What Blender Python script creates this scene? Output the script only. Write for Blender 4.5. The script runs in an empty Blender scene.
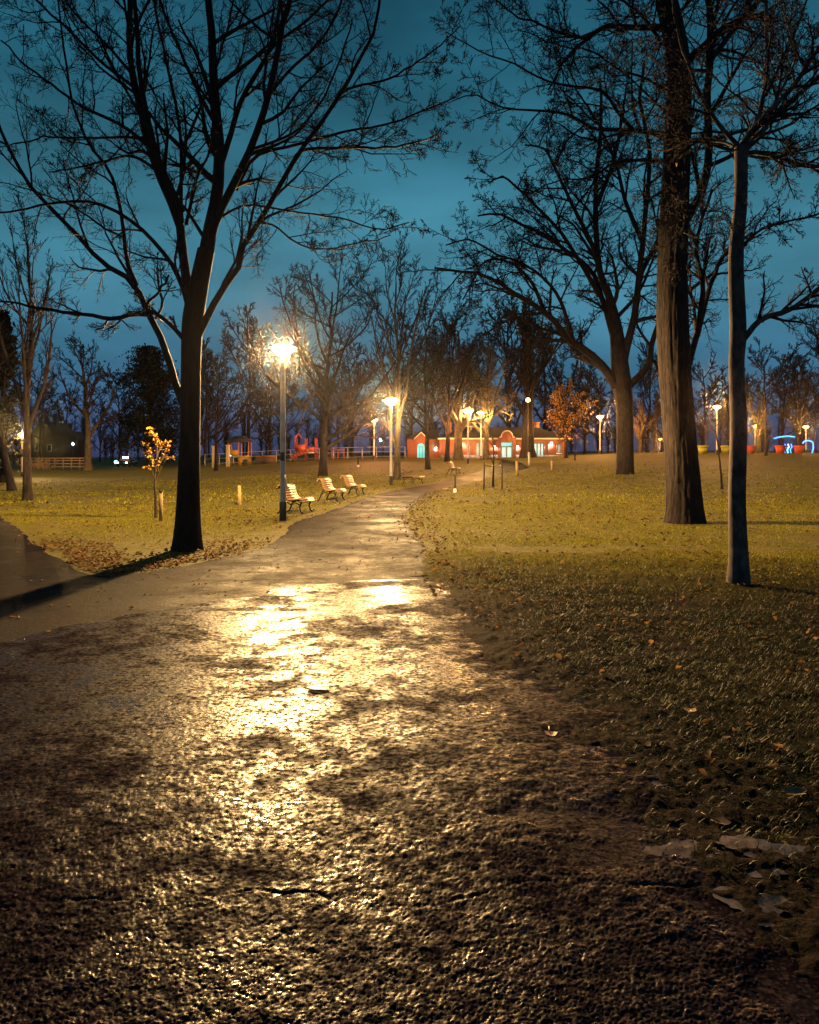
import bpy, math, random
import numpy as np

# ------------------------------------------------------------------ camera, sky, exposure
sc = bpy.context.scene
COL = sc.collection
F, U0, V0, CH = 800.0, 409.5, 462.0, 1.6        # focal length in px, horizon point, camera height

cam_d = bpy.data.cameras.new('camera')
cam = bpy.data.objects.new('camera', cam_d); COL.objects.link(cam)
cam.location = (0, 0, CH); cam.rotation_euler = (math.radians(90), 0, 0)
cam_d.sensor_fit = 'VERTICAL'; cam_d.sensor_height = 36; cam_d.sensor_width = 28.8
cam_d.lens = F / 1024 * 36
cam_d.shift_y = -(512 - V0) / 1024
cam_d.clip_end = 3000; cam_d.clip_start = 0.05
sc.camera = cam

sc.view_settings.view_transform = 'Standard'; sc.view_settings.look = 'None'
sc.view_settings.exposure = 0; sc.view_settings.gamma = 1
sc.cycles.use_denoising = True; sc.cycles.use_adaptive_sampling = True; sc.cycles.adaptive_threshold = 0.02
sc.cycles.max_bounces = 5; sc.cycles.diffuse_bounces = 2; sc.cycles.glossy_bounces = 3
sc.cycles.transparent_max_bounces = 12; sc.cycles.volume_bounces = 0
sc.cycles.sample_clamp_indirect = 4.0

def lin(r, g, b):
    f = lambda c: c / 12.92 if c <= 0.04045 else ((c + 0.055) / 1.055) ** 2.4
    return (f(r / 255), f(g / 255), f(b / 255), 1)

w = bpy.data.worlds.new('World'); sc.world = w; w.use_nodes = True
nt = w.node_tree; nt.nodes.clear()
def wn(t, **k):
    n = nt.nodes.new(t)
    for a, b in k.items(): setattr(n, a, b)
    return n
tc = wn('ShaderNodeTexCoord'); sp = wn('ShaderNodeSeparateXYZ'); nt.links.new(tc.outputs['Generated'], sp.inputs[0])
ramp = wn('ShaderNodeValToRGB'); nt.links.new(sp.outputs['Z'], ramp.inputs[0])
els = ramp.color_ramp.elements
els[0].position = 0.0; els[0].color = lin(48, 50, 80)
els[1].position = 1.0; els[1].color = lin(10, 36, 56)
for p, c in ((0.05, (54, 74, 108)), (0.11, (56, 104, 132)), (0.20, (62, 117, 138)), (0.30, (58, 118, 138)), (0.42, (36, 92, 112)), (0.6, (18, 60, 82))):
    e = els.new(p); e.color = lin(*c)
mp = wn('ShaderNodeMapping'); mp.inputs['Scale'].default_value = (1.0, 1.0, 2.6); mp.inputs['Rotation'].default_value = (0.1, 0.25, 0.4)
nt.links.new(tc.outputs['Generated'], mp.inputs[0])
no = wn('ShaderNodeTexNoise'); no.inputs['Scale'].default_value = 3.3; no.inputs['Detail'].default_value = 5; no.inputs['Roughness'].default_value = 0.5
nt.links.new(mp.outputs[0], no.inputs['Vector'])
mr = wn('ShaderNodeMapRange'); mr.inputs['From Min'].default_value = 0.3; mr.inputs['From Max'].default_value = 0.72
mr.inputs['To Min'].default_value = 0.72; mr.inputs['To Max'].default_value = 1.52
nt.links.new(no.outputs['Fac'], mr.inputs['Value'])
bg = wn('ShaderNodeBackground'); nt.links.new(ramp.outputs[0], bg.inputs['Color']); nt.links.new(mr.outputs[0], bg.inputs['Strength'])
wo = wn('ShaderNodeOutputWorld'); nt.links.new(bg.outputs[0], wo.inputs['Surface'])

# ------------------------------------------------------------------ helpers
rng = np.random.default_rng(7)
random.seed(7)
TERR = {
 'L': ([0, 30, 60, 90, 130, 200, 420], [0, 0, 0, 0.0, 0.8, 1.8, 4.0]),
 'C': ([0, 22, 46, 60, 77, 95, 110, 130, 200, 420], [0, 0, .25, .75, 1.45, 1.85, 2.1, 2.3, 3.3, 6.5]),
 'R': ([0, 22, 46, 60, 77, 90, 111, 150, 200, 420], [0, 0, .4, 1.0, 1.9, 2.55, 2.85, 3.3, 4.0, 7.5]),
}
_ys = np.arange(0, 421, 1.0)
_tab = {}
for k, (a, b) in TERR.items():
    t = np.interp(_ys, a, b)
    ker = np.hanning(13); ker /= ker.sum()
    tp = np.pad(t, 6, mode='edge'); _tab[k] = np.convolve(tp, ker, mode='valid')
def elev(X, Y):
    X = np.asarray(X, float); Y = np.asarray(Y, float)
    u = X / np.maximum(Y, 8.0)
    yc = np.clip(Y, 0, 420)
    l, c, r = (np.interp(yc, _ys, _tab[k]) for k in 'LCR')
    s = lambda t: np.clip(t, 0, 1) ** 2 * (3 - 2 * np.clip(t, 0, 1))
    a = s((u + 0.42) / 0.40); b = s((u - 0.08) / 0.22)
    return l + (c - l) * a + (r - c) * b
def gz(x, y): return float(elev(x, y))
def px2ground(px, py):
    """the place where a line of sight meets the terrain"""
    d = np.arange(1.5, 300, 0.05)
    X = (px - U0) / F * d; Z = CH + (V0 - py) / F * d
    hit = np.nonzero(Z <= elev(X, d))[0]
    i = hit[0] if len(hit) else len(d) - 1
    return float(X[i]), float(d[i])
def at(px, d): return (px - U0) / F * d
def zat(py, d): return CH + (V0 - py) / F * d

def hash2(ix, iy, s):
    n = (ix.astype(np.int64) * 374761393 + iy.astype(np.int64) * 668265263 + s * 1442695041) & 0xffffffff
    n = ((n ^ (n >> 13)) * 1274126177) & 0xffffffff
    return ((n ^ (n >> 16)) & 0xffff) / 65535.0
def vnoise(x, y, s=0):
    x = np.asarray(x, float); y = np.asarray(y, float)
    ix = np.floor(x); iy = np.floor(y); fx = x - ix; fy = y - iy
    fx = fx * fx * (3 - 2 * fx); fy = fy * fy * (3 - 2 * fy)
    a = hash2(ix, iy, s); b = hash2(ix + 1, iy, s); c = hash2(ix, iy + 1, s); d = hash2(ix + 1, iy + 1, s)
    return (a + (b - a) * fx) + ((c + (d - c) * fx) - (a + (b - a) * fx)) * fy
def fbm(x, y, s=0, o=4):
    v = 0; a = 0.5
    for i in range(o):
        v = v + a * vnoise(x * 2 ** i, y * 2 ** i, s + i); a *= 0.5
    return v

def make_mesh(name, verts, quads=None, tris=None, smooth=False):
    verts = np.asarray(verts, np.float32).reshape(-1, 3)
    quads = np.zeros((0, 4), np.int32) if quads is None else np.asarray(quads, np.int32).reshape(-1, 4)
    tris = np.zeros((0, 3), np.int32) if tris is None else np.asarray(tris, np.int32).reshape(-1, 3)
    me = bpy.data.meshes.new(name)
    nq, ntr = len(quads), len(tris)
    me.vertices.add(len(verts)); me.vertices.foreach_set('co', verts.ravel())
    me.loops.add(nq * 4 + ntr * 3); me.loops.foreach_set('vertex_index', np.concatenate([quads.ravel(), tris.ravel()]))
    me.polygons.add(nq + ntr)
    me.polygons.foreach_set('loop_start', np.concatenate([np.arange(nq) * 4, nq * 4 + np.arange(ntr) * 3]).astype(np.int32))
    if smooth: me.polygons.foreach_set('use_smooth', np.ones(nq + ntr, bool))
    me.update(calc_edges=True)
    return me
def link(name, me, mat=None, parent=None):
    if mat is not None and len(me.materials) == 0: me.materials.append(mat)
    o = bpy.data.objects.new(name, me); COL.objects.link(o)
    if parent is not None: o.parent = parent
    return o
def empty(name, loc, rz=0.0):
    o = bpy.data.objects.new(name, None); COL.objects.link(o)
    o.location = loc; o.rotation_euler = (0, 0, rz); o.empty_display_size = 0.2
    return o
def tag(o, label=None, cat=None, group=None, kind=None):
    if label: o['label'] = label
    if cat: o['category'] = cat
    if group: o['group'] = group
    if kind: o['kind'] = kind
    return o

class MB:
    """collects boxes, tubes, prisms into one mesh"""
    def __init__(s): s.v = []; s.q = []; s.t = []; s.n = 0
    def add(s, v, q=None, t=None):
        v = np.asarray(v, float).reshape(-1, 3)
        if q is not None and len(q): s.q.append(np.asarray(q).reshape(-1, 4) + s.n)
        if t is not None and len(t): s.t.append(np.asarray(t).reshape(-1, 3) + s.n)
        s.v.append(v); s.n += len(v); return s
    def box(s, c, d, rz=0.0, taper=1.0, rx=0.0):
        x, y, z = np.array(d) / 2
        v = np.array([(-x, -y, -z), (x, -y, -z), (x, y, -z), (-x, y, -z), (-x * taper, -y * taper, z), (x * taper, -y * taper, z), (x * taper, y * taper, z), (-x * taper, y * taper, z)])
        if rx:
            cr, sr = math.cos(rx), math.sin(rx); v = np.stack([v[:, 0], v[:, 1] * cr - v[:, 2] * sr, v[:, 1] * sr + v[:, 2] * cr], 1)
        if rz:
            cr, sr = math.cos(rz), math.sin(rz); v = np.stack([v[:, 0] * cr - v[:, 1] * sr, v[:, 0] * sr + v[:, 1] * cr, v[:, 2]], 1)
        return s.add(v + np.array(c), [(0, 3, 2, 1), (4, 5, 6, 7), (0, 1, 5, 4), (1, 2, 6, 5), (2, 3, 7, 6), (3, 0, 4, 7)])
    def lathe(s, prof, sides=20, c=(0, 0, 0)):
        prof = np.array(prof, float); a = np.linspace(0, 2 * np.pi, sides, endpoint=False)
        v = np.stack([prof[:, 0:1] * np.cos(a), prof[:, 0:1] * np.sin(a), np.repeat(prof[:, 1:2], sides, 1)], 2).reshape(-1, 3) + np.array(c)
        i = np.arange(len(prof) - 1)[:, None] * sides; j = np.arange(sides)[None]; k = (j + 1) % sides
        q = np.stack([i + j, i + k, i + sides + k, i + sides + j], 2).reshape(-1, 4)
        return s.add(v, q)
    def tube(s, pts, r, sides=6, cap=True):
        pts = np.asarray(pts, float); r = np.broadcast_to(np.asarray(r, float), (len(pts),))
        v, q = tubes(pts[None], r[None], sides)
        t = []
        if cap:
            n = len(v)
            v = np.vstack([v, pts[0], pts[-1]]); e = (len(pts) - 1) * sides
            for j in range(sides):
                k = (j + 1) % sides
                t += [(n, k, j), (n + 1, e + j, e + k)]
        return s.add(v, q, t)
    def prism(s, poly, y0, y1, axis='y'):
        """poly in (x,z) extruded along y"""
        n = len(poly); v = [(p[0], y0, p[1]) for p in poly] + [(p[0], y1, p[1]) for p in poly]
        q = [(i, (i + 1) % n, n + (i + 1) % n, n + i) for i in range(n)]
        t = [(0, i + 1, i) for i in range(1, n - 1)] + [(n, n + i, n + i + 1) for i in range(1, n - 1)]
        return s.add(v, q, t)
    def mesh(s, name, smooth=False):
        return make_mesh(name, np.vstack(s.v), np.vstack(s.q) if s.q else None, np.vstack(s.t) if s.t else None, smooth)
    def build(s, name, mat, parent=None, smooth=False): return link(name, s.mesh(name, smooth), mat, parent)

def tubes(P, R, sides):
    """P (N,n,3), R (N,n): N tubes in one go"""
    N, n, _ = P.shape
    T = np.empty_like(P); T[:, 1:-1] = P[:, 2:] - P[:, :-2]; T[:, 0] = P[:, 1] - P[:, 0]; T[:, -1] = P[:, -1] - P[:, -2]
    T /= np.linalg.norm(T, axis=2, keepdims=True) + 1e-9
    D = P[:, -1] - P[:, 0]
    ax = np.argmin(np.abs(D), axis=1); ref = np.eye(3)[ax][:, None, :]
    U = ref - (ref * T).sum(2, keepdims=True) * T; U /= np.linalg.norm(U, axis=2, keepdims=True) + 1e-9
    V = np.cross(T, U)
    a = np.linspace(0, 2 * np.pi, sides, endpoint=False)
    ring = P[:, :, None] + R[:, :, None, None] * (U[:, :, None] * np.cos(a)[:, None] + V[:, :, None] * np.sin(a)[:, None])
    v = ring.reshape(-1, 3)
    base = (np.arange(N)[:, None, None] * n + np.arange(n - 1)[None, :, None]) * sides
    j = np.arange(sides)[None, None]; k = (j + 1) % sides
    q = np.stack([base + j, base + k, base + sides + k, base + sides + j], 3).reshape(-1, 4)
    return v, q

# ------------------------------------------------------------------ materials
def mat_nodes(name):
    m = bpy.data.materials.new(name); m.use_nodes = True
    t = m.node_tree; b = t.nodes['Principled BSDF']
    return m, t, b
def nz(t, scale, detail=4, rough=0.55, vec=None, dist=0.0):
    n = t.nodes.new('ShaderNodeTexNoise'); n.inputs['Scale'].default_value = scale
    n.inputs['Detail'].default_value = detail; n.inputs['Roughness'].default_value = rough; n.inputs['Distortion'].default_value = dist
    if vec is not None: t.links.new(vec, n.inputs['Vector'])
    return n.outputs['Fac']
def rmp(t, fac, stops):
    n = t.nodes.new('ShaderNodeValToRGB'); t.links.new(fac, n.inputs[0])
    e = n.color_ramp.elements
    e[0].position, e[0].color = stops[0][0], (*stops[0][1], 1)
    e[1].position, e[1].color = stops[-1][0], (*stops[-1][1], 1)
    for p, c in stops[1:-1]: x = e.new(p); x.color = (*c, 1)
    return n.outputs[0]
def mrange(t, v, a, b, c, d):
    n = t.nodes.new('ShaderNodeMapRange'); t.links.new(v, n.inputs['Value'])
    for k, x in zip(('From Min', 'From Max', 'To Min', 'To Max'), (a, b, c, d)): n.inputs[k].default_value = x
    return n.outputs[0]
def mth(t, op, a, b=None):
    n = t.nodes.new('ShaderNodeMath'); n.operation = op
    for i, x in enumerate((a, b)):
        if x is None: continue
        if isinstance(x, (int, float)): n.inputs[i].default_value = x
        else: t.links.new(x, n.inputs[i])
    return n.outputs[0]
def geo_pos(t): return t.nodes.new('ShaderNodeNewGeometry').outputs['Position']
def obj_co(t): return t.nodes.new('ShaderNodeTexCoord').outputs['Object']
def scaled(t, vec, s):
    n = t.nodes.new('ShaderNodeMapping'); n.inputs['Scale'].default_value = s; t.links.new(vec, n.inputs[0]); return n.outputs[0]
def bump(t, b, h, strength=0.5, dist=0.02):
    n = t.nodes.new('ShaderNodeBump'); n.inputs['Strength'].default_value = strength; n.inputs['Distance'].default_value = dist
    t.links.new(h, n.inputs['Height']); t.links.new(n.outputs[0], b.inputs['Normal'])
def mixc(t, f, a, b):
    n = t.nodes.new('ShaderNodeMix'); n.data_type = 'RGBA'
    t.links.new(f, n.inputs['Factor'])
    for x, i in ((a, 'A'), (b, 'B')):
        s = [q for q in n.inputs if q.name == i and q.type == 'RGBA'][0]
        if isinstance(x, tuple): s.default_value = (*x, 1)
        else: t.links.new(x, s)
    return [q for q in n.outputs if q.type == 'RGBA'][0]

def simple(name, col, rough=0.6, metal=0.0, var=0.25, scale=8.0, spec=0.4, bmp=0.0):
    m, t, b = mat_nodes(name)
    v = obj_co(t); f = nz(t, scale, 5, 0.6, v)
    c0 = tuple(c * (1 - var) for c in col); c1 = tuple(min(1, c * (1 + var)) for c in col)
    t.links.new(rmp(t, f, [(0.3, c0), (0.7, c1)]), b.inputs['Base Color'])
    b.inputs['Roughness'].default_value = rough; b.inputs['Metallic'].default_value = metal
    b.inputs['Specular IOR Level'].default_value = spec
    if bmp: bump(t, b, f, bmp, 0.01)
    return m
def emis(name, col, strength):
    m, t, b = mat_nodes(name)
    b.inputs['Base Color'].default_value = (*col, 1)
    b.inputs['Emission Color'].default_value = (*col, 1); b.inputs['Emission Strength'].default_value = strength
    return m

def bark(name, c0, c1, sc_=(14, 14, 2.2), strength=0.8, dist=0.02):
    m, t, b = mat_nodes(name)
    v = scaled(t, geo_pos(t), sc_)
    f = nz(t, 1.0, 6, 0.65, v, 0.4)
    g = nz(t, 1.6, 3, 0.6, geo_pos(t))
    f2 = mth(t, 'ADD', mth(t, 'MULTIPLY', f, 0.75), mth(t, 'MULTIPLY', g, 0.25))
    t.links.new(rmp(t, f2, [(0.40, c0), (0.60, c1)]), b.inputs['Base Color'])
    b.inputs['Roughness'].default_value = 0.9; b.inputs['Specular IOR Level'].default_value = 0.2
    bump(t, b, f, strength, dist)
    return m
M = {}
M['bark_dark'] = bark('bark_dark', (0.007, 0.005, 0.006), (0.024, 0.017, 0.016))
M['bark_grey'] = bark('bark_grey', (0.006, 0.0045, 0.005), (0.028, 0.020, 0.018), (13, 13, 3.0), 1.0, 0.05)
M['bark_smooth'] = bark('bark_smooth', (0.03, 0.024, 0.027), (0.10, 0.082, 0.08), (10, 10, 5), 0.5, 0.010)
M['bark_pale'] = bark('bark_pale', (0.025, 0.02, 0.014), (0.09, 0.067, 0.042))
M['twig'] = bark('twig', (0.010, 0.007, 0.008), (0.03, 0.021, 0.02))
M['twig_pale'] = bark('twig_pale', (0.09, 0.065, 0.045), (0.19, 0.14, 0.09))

def ground_mat():
    m, t, b = mat_nodes('lawn_soil')
    p = geo_pos(t)
    big = nz(t, 0.22, 4, 0.6, p); mid = nz(t, 1.3, 5, 0.65, p); fine = nz(t, 26, 4, 0.7, p)
    vfine = nz(t, 80, 3, 0.7, p)
    grass = rmp(t, fine, [(0.30, (0.022, 0.022, 0.002)), (0.5, (0.115, 0.105, 0.006)), (0.72, (0.28, 0.22, 0.016))])
    dirt = rmp(t, vfine, [(0.3, (0.03, 0.02, 0.014)), (0.7, (0.14, 0.085, 0.045))])
    k = mth(t, 'ADD', mth(t, 'MULTIPLY', big, 0.5), mth(t, 'MULTIPLY', mid, 0.5))
    f = mrange(t, k, 0.49, 0.62, 0.0, 0.6)
    t.links.new(mixc(t, f, grass, dirt), b.inputs['Base Color'])
    b.inputs['Roughness'].default_value = 0.85; b.inputs['Specular IOR Level'].default_value = 0.15
    h = mth(t, 'ADD', mth(t, 'MULTIPLY', fine, 0.7), mth(t, 'MULTIPLY', mid, 2.4))
    bump(t, b, h, 1.0, 0.035)
    return m
M['ground'] = ground_mat()

def verge_mat():
    m, t, b = mat_nodes('verge_mud'); p = geo_pos(t)
    sx = t.nodes.new('ShaderNodeSeparateXYZ'); t.links.new(p, sx.inputs[0])
    fine = nz(t, 26, 5, 0.7, p); mid = nz(t, 1.1, 4, 0.6, p)
    mud = rmp(t, fine, [(0.3, (0.005, 0.004, 0.004)), (0.7, (0.024, 0.016, 0.013))])
    turf = rmp(t, fine, [(0.30, (0.022, 0.022, 0.002)), (0.5, (0.115, 0.105, 0.006)), (0.72, (0.28, 0.22, 0.016))])
    f = mrange(t, mth(t, 'ADD', sx.outputs['Y'], mth(t, 'MULTIPLY', mid, 6.0)), 11.5, 17.5, 0.0, 1.0)
    t.links.new(mixc(t, f, mud, turf), b.inputs['Base Color'])
    b.inputs['Roughness'].default_value = 0.9; b.inputs['Specular IOR Level'].default_value = 0.02
    bump(t, b, fine, 1.0, 0.03)
    return m
M['verge'] = verge_mat()

def asphalt_mat(coarse):
    """coarse: old open-grained wet surface; otherwise the drier, finer resurfacing beyond it"""
    m, t, b = mat_nodes('coarse_asphalt' if coarse else 'fine_asphalt')
    p = geo_pos(t)
    n1 = nz(t, 30, 5, 0.7, p); n2 = nz(t, 5, 5, 0.6, p); n3 = nz(t, 0.9, 5, 0.62, p); n4 = nz(t, 120, 2, 0.6, p)
    patch = mth(t, 'ADD', mth(t, 'MULTIPLY', n3, 0.65), mth(t, 'MULTIPLY', n2, 0.35))
    if coarse:
        vor2 = t.nodes.new('ShaderNodeTexVoronoi'); vor2.inputs['Scale'].default_value = 85; t.links.new(p, vor2.inputs['Vector'])
        nb = nz(t, 34, 2, 0.5, p); nl = nz(t, 6, 2, 0.5, p)
        bump(t, b, mth(t, 'ADD', nb, mth(t, 'MULTIPLY', nl, 0.8)), 1.0, 0.0032)
        c = rmp(t, vor2.outputs['Color'], [(0.2, (0.005, 0.0033, 0.006)), (0.6, (0.012, 0.008, 0.013)), (0.95, (0.055, 0.037, 0.048))])
        wet = mth(t, 'MULTIPLY', mth(t, 'MULTIPLY', mrange(t, patch, 0.44, 0.55, 1.0, 0.10), mrange(t, nz(t, 2.3, 5, 0.7, p), 0.40, 0.56, 0.25, 1.0)), mrange(t, n1, 0.44, 0.56, 0.06, 1.0))
        r = mrange(t, wet, 0, 1, 0.60, 0.17)
        t.links.new(mrange(t, wet, 0, 1, 0.0, 0.075), b.inputs['Specular IOR Level'])
    else:
        bump(t, b, mth(t, 'ADD', mth(t, 'MULTIPLY', n1, 0.5), mth(t, 'MULTIPLY', n2, 0.5)), 1.0, 0.014)
        ve = t.nodes.new('ShaderNodeTexVoronoi'); ve.feature = 'DISTANCE_TO_EDGE'; ve.inputs['Scale'].default_value = 0.55
        dn = t.nodes.new('ShaderNodeTexNoise'); dn.inputs['Scale'].default_value = 2.5; dn.inputs['Detail'].default_value = 4; t.links.new(p, dn.inputs['Vector'])
        va = t.nodes.new('ShaderNodeVectorMath'); va.operation = 'ADD'; t.links.new(p, va.inputs[0]); t.links.new(dn.outputs['Color'], va.inputs[1]); t.links.new(va.outputs[0], ve.inputs['Vector'])
        crack = mrange(t, ve.outputs['Distance'], 0.006, 0.02, 0.0, 1.0)
        c = mixc(t, crack, (0.012, 0.009, 0.008), mixc(t, mrange(t, patch, 0.42, 0.6, 0, 1), (0.006, 0.004, 0.004), rmp(t, nz(t, 14, 6, 0.75, p), [(0.38, (0.007, 0.0048, 0.0048)), (0.62, (0.034, 0.022, 0.020))])))
        r = mrange(t, mth(t, 'ADD', mth(t, 'MULTIPLY', patch, 0.7), mth(t, 'MULTIPLY', n1, 0.3)), 0.38, 0.58, 0.5, 0.85)
        b.inputs['Specular IOR Level'].default_value = 0.02
    t.links.new(c, b.inputs['Base Color']); t.links.new(r, b.inputs['Roughness'])
    return m
M['asphalt'] = asphalt_mat(False); M['coarse'] = asphalt_mat(True)

def blade_mat(name, stops, rough=0.6, spec=0.3, through=0.0):
    m, t, b = mat_nodes(name)
    r = t.nodes.new('ShaderNodeNewGeometry').outputs['Random Per Island']
    patchy = nz(t, 0.55, 4, 0.65, geo_pos(t))
    r = mth(t, 'ADD', mth(t, 'MULTIPLY', r, 0.62), mrange(t, patchy, 0.30, 0.70, 0.0, 0.38))
    t.links.new(rmp(t, r, stops), b.inputs['Base Color'])
    b.inputs['Roughness'].default_value = rough; b.inputs['Specular IOR Level'].default_value = spec
    if through:
        tl = t.nodes.new('ShaderNodeBsdfTranslucent'); mx = t.nodes.new('ShaderNodeMixShader'); mx.inputs[0].default_value = through
        t.links.new(b.inputs['Base Color'].links[0].from_socket, tl.inputs[0])
        t.links.new(b.outputs[0], mx.inputs[1]); t.links.new(tl.outputs[0], mx.inputs[2]); t.links.new(mx.outputs[0], t.nodes['Material Output'].inputs[0])
    return m
M['grass'] = blade_mat('grass_blades', [(0.0, (0.05, 0.06, 0.004)), (0.42, (0.25, 0.25, 0.007)), (0.8, (0.45, 0.39, 0.018)), (1.0, (0.55, 0.40, 0.06))], through=0.35)
M['litter'] = blade_mat('dead_leaves', [(0.0, (0.05, 0.03, 0.018)), (0.5, (0.16, 0.09, 0.04)), (0.85, (0.28, 0.16, 0.06)), (1.0, (0.45, 0.24, 0.04))], 0.7, 0.15, through=0.45)
M['leaf_yellow'] = blade_mat('yellow_leaves', [(0.0, (0.22, 0.10, 0.01)), (0.6, (0.42, 0.22, 0.02)), (1.0, (0.55, 0.33, 0.05))])
M['leaf_orange'] = blade_mat('orange_leaves', [(0.0, (0.14, 0.06, 0.012)), (0.6, (0.30, 0.14, 0.025)), (1.0, (0.42, 0.22, 0.05))])
M['leaf_dark'] = blade_mat('evergreen_leaves', [(0.0, (0.003, 0.004, 0.003)), (0.7, (0.007, 0.009, 0.006)), (1.0, (0.014, 0.016, 0.010))], 0.8, 0.08)

# ------------------------------------------------------------------ ground
def interp_edge(pts):
    P = sorted([px2ground(*p) for p in pts], key=lambda q: q[1])
    P = np.array(P); return lambda Y: np.interp(Y, P[:, 1], P[:, 0])
right_px = [(2600, 1600), (1250, 1250), (930, 1024), (819, 945), (690, 842), (600, 770), (545, 705), (500, 648), (472, 615), (440, 583), (432, 565), (425, 545), (410, 530), (405, 515), (417, 503), (431, 492.5), (455, 487), (486, 479), (503, 473.5), (530, 468), (522, 463), (511, 460.6)]
left_px = [(291, 523), (284, 535), (262, 548), (225, 558), (185, 566), (150, 572), (110, 577), (339, 508), (366, 497.6), (390, 491), (421, 485.6), (455, 479), (472, 473.7), (494, 466), (499, 463), (501, 460.6)]
R_edge = interp_edge(right_px); L_edge0 = interp_edge(left_px)
Yj = px2ground(110, 577)[1]
def L_edge(Y):
    Y = np.asarray(Y, float)
    return np.where(Y < Yj, -0.62 * np.maximum(Y, 0) - 4.5 , L_edge0(Y))
side_px = [(-150, 487), (-60, 500), (0, 515), (12, 522), (35, 540), (62, 558), (88, 570), (112, 578)]
S_edge = interp_edge(side_px); Ys0 = px2ground(112, 578)[1]; Ys1 = px2ground(-60, 500)[1]
def on_path(X, Y):
    wob = (fbm(np.asarray(X) * 1.3, np.asarray(Y) * 1.3, 5) - 0.47) * 0.8
    a = (X > L_edge(Y) + wob) & (X < R_edge(Y) + wob) & (Y < 108)
    b = (X < S_edge(Y) + wob) & (Y < Ys1 + 9) & (Y > Ys0 - 0.3)
    return a | b

Yr = np.concatenate([np.arange(-40, 0, 4), np.arange(0, 26, 0.5), np.arange(26, 120, 1.5), np.arange(120, 200, 4), np.arange(200, 421, 10)])
S = np.linspace(-1, 1, 161)
XX = S[None] * (14 + np.abs(Yr)[:, None] * 0.95); YY = np.repeat(Yr[:, None], len(S), 1)
ZZ = elev(XX, YY)
def grid_quads(r, c):
    i = np.arange(r - 1)[:, None] * c + np.arange(c - 1)[None]
    return np.stack([i, i + 1, i + c + 1, i + c], 2).reshape(-1, 4)
tag(link('ground', make_mesh('ground', np.stack([XX, YY, ZZ], 2), grid_quads(*XX.shape), smooth=True), M['ground']), kind='structure')

def strip(name, Ya, xl, xr, dz, nx, mat):
    s = np.linspace(0, 1, nx)
    wl = (fbm(Ya * 1.7, Ya * 0 + 3, 1) - 0.47) * 0.22; wr = (fbm(Ya * 1.7, Ya * 0 + 9, 2) - 0.47) * 0.3
    l = xl + wl; r = xr + wr
    X = l[:, None] + (r - l)[:, None] * s; Y = np.repeat(Ya[:, None], nx, 1)
    Z = elev(X, Y) + dz
    edge = np.minimum(s, 1 - s) * np.abs(r - l)[:, None]
    Z -= np.clip(1 - edge / 0.12, 0, 1) * (dz + 0.004)
    return tag(link(name, make_mesh(name, np.stack([X, Y, Z], 2), grid_quads(*X.shape), smooth=True), mat), kind='structure')
Ym = np.concatenate([np.arange(-8, Yj - 0.001, 0.25), np.array([Yj - 0.001, Yj]), np.arange(Yj + 0.15, 30, 0.15), np.arange(30, 109, 0.8)])
def joint(X): return np.minimum(10.9 + 0.3 * X, 10.4 + 1.9 * (X + 1.6))     # where the resurfaced part begins
po = strip('path', Ym, L_edge(Ym), R_edge(Ym), 0.014, 60, M['asphalt'])
po.data.materials.append(M['coarse'])
fc = np.empty(len(po.data.polygons) * 3, np.float32); po.data.polygons.foreach_get('center', fc); fc = fc.reshape(-1, 3)
po.data.polygons.foreach_set('material_index', (fc[:, 1] < joint(fc[:, 0]) - 0.6).astype(np.int32))
Yq = np.arange(Ys0 - 0.2, Ys1 + 10, 0.2)
strip('side_path', Yq, S_edge(Yq) - 14, S_edge(Yq), 0.009, 40, M['asphalt'])

def cells(x, y, s):
    """distance to the nearest of jittered cell points (grain pattern)"""
    ix = np.floor(x); iy = np.floor(y); best = np.full(x.shape, 9.0); fac = np.zeros(x.shape)
    for dx in (-1, 0, 1):
        for dy in (-1, 0, 1):
            cx = ix + dx; cy = iy + dy
            px = cx + hash2(cx, cy, s); py = cy + hash2(cx, cy, s + 1)
            d2 = (px - x) ** 2 + (py - y) ** 2; nr = d2 < best
            pl = hash2(cx, cy, s + 2) + (x - px) * (hash2(cx, cy, s + 3) - 0.5) * 1.5 + (y - py) * (hash2(cx, cy, s + 4) - 0.5) * 1.5
            fac = np.where(nr, pl, fac); best = np.where(nr, d2, best)
    return np.sqrt(best), fac
pyr = np.arange(1090, 566, -1.25); Yn = CH * F / (pyr - V0)
un = np.linspace(-0.56, 0.56, 600)
Xn = un[None] * Yn[:, None]; Yn2 = np.repeat(Yn[:, None], len(un), 1)
ca, fa = cells(Xn * 128, Yn2 * 128, 3); cb, fb = cells(Xn * 200, Yn2 * 200, 13)
gr = fa * np.clip(1.25 - ca, 0.35, 1) + 0.45 * fb
dYn = (Yn ** 2 * 1.25 / (F * CH))[:, None]                        # rows get coarser with distance: so does the relief they can carry
hgt = 0.0044 * gr * np.minimum(1, 0.011 / dYn) ** 1.8 + 0.010 * (fbm(Xn * 22, Yn2 * 22, 12, 4) - 0.47) * np.minimum(1, 0.016 / dYn) ** 1.8 + 0.012 * (fbm(Xn * 1.4, Yn2 * 1.4, 15, 4) - 0.47)
for yc, sl, wd_ in ((2.92, 0.05, 0.007),):            # old cracks across the path
    dc = Yn2 - (yc + sl * Xn + (fbm(Xn * 2.2, Xn * 0 + yc, 61, 4) - 0.47) * 0.28)
    hgt = hgt - 0.008 * np.exp(-(dc / wd_) ** 2) * np.clip((fbm(Xn * 3, Yn2 * 3, 62, 2) - 0.25) * 4, 0, 1)
wobn = (fbm(Xn * 0.9, Yn2 * 0.9, 21, 4) - 0.47) * 1.5
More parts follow.
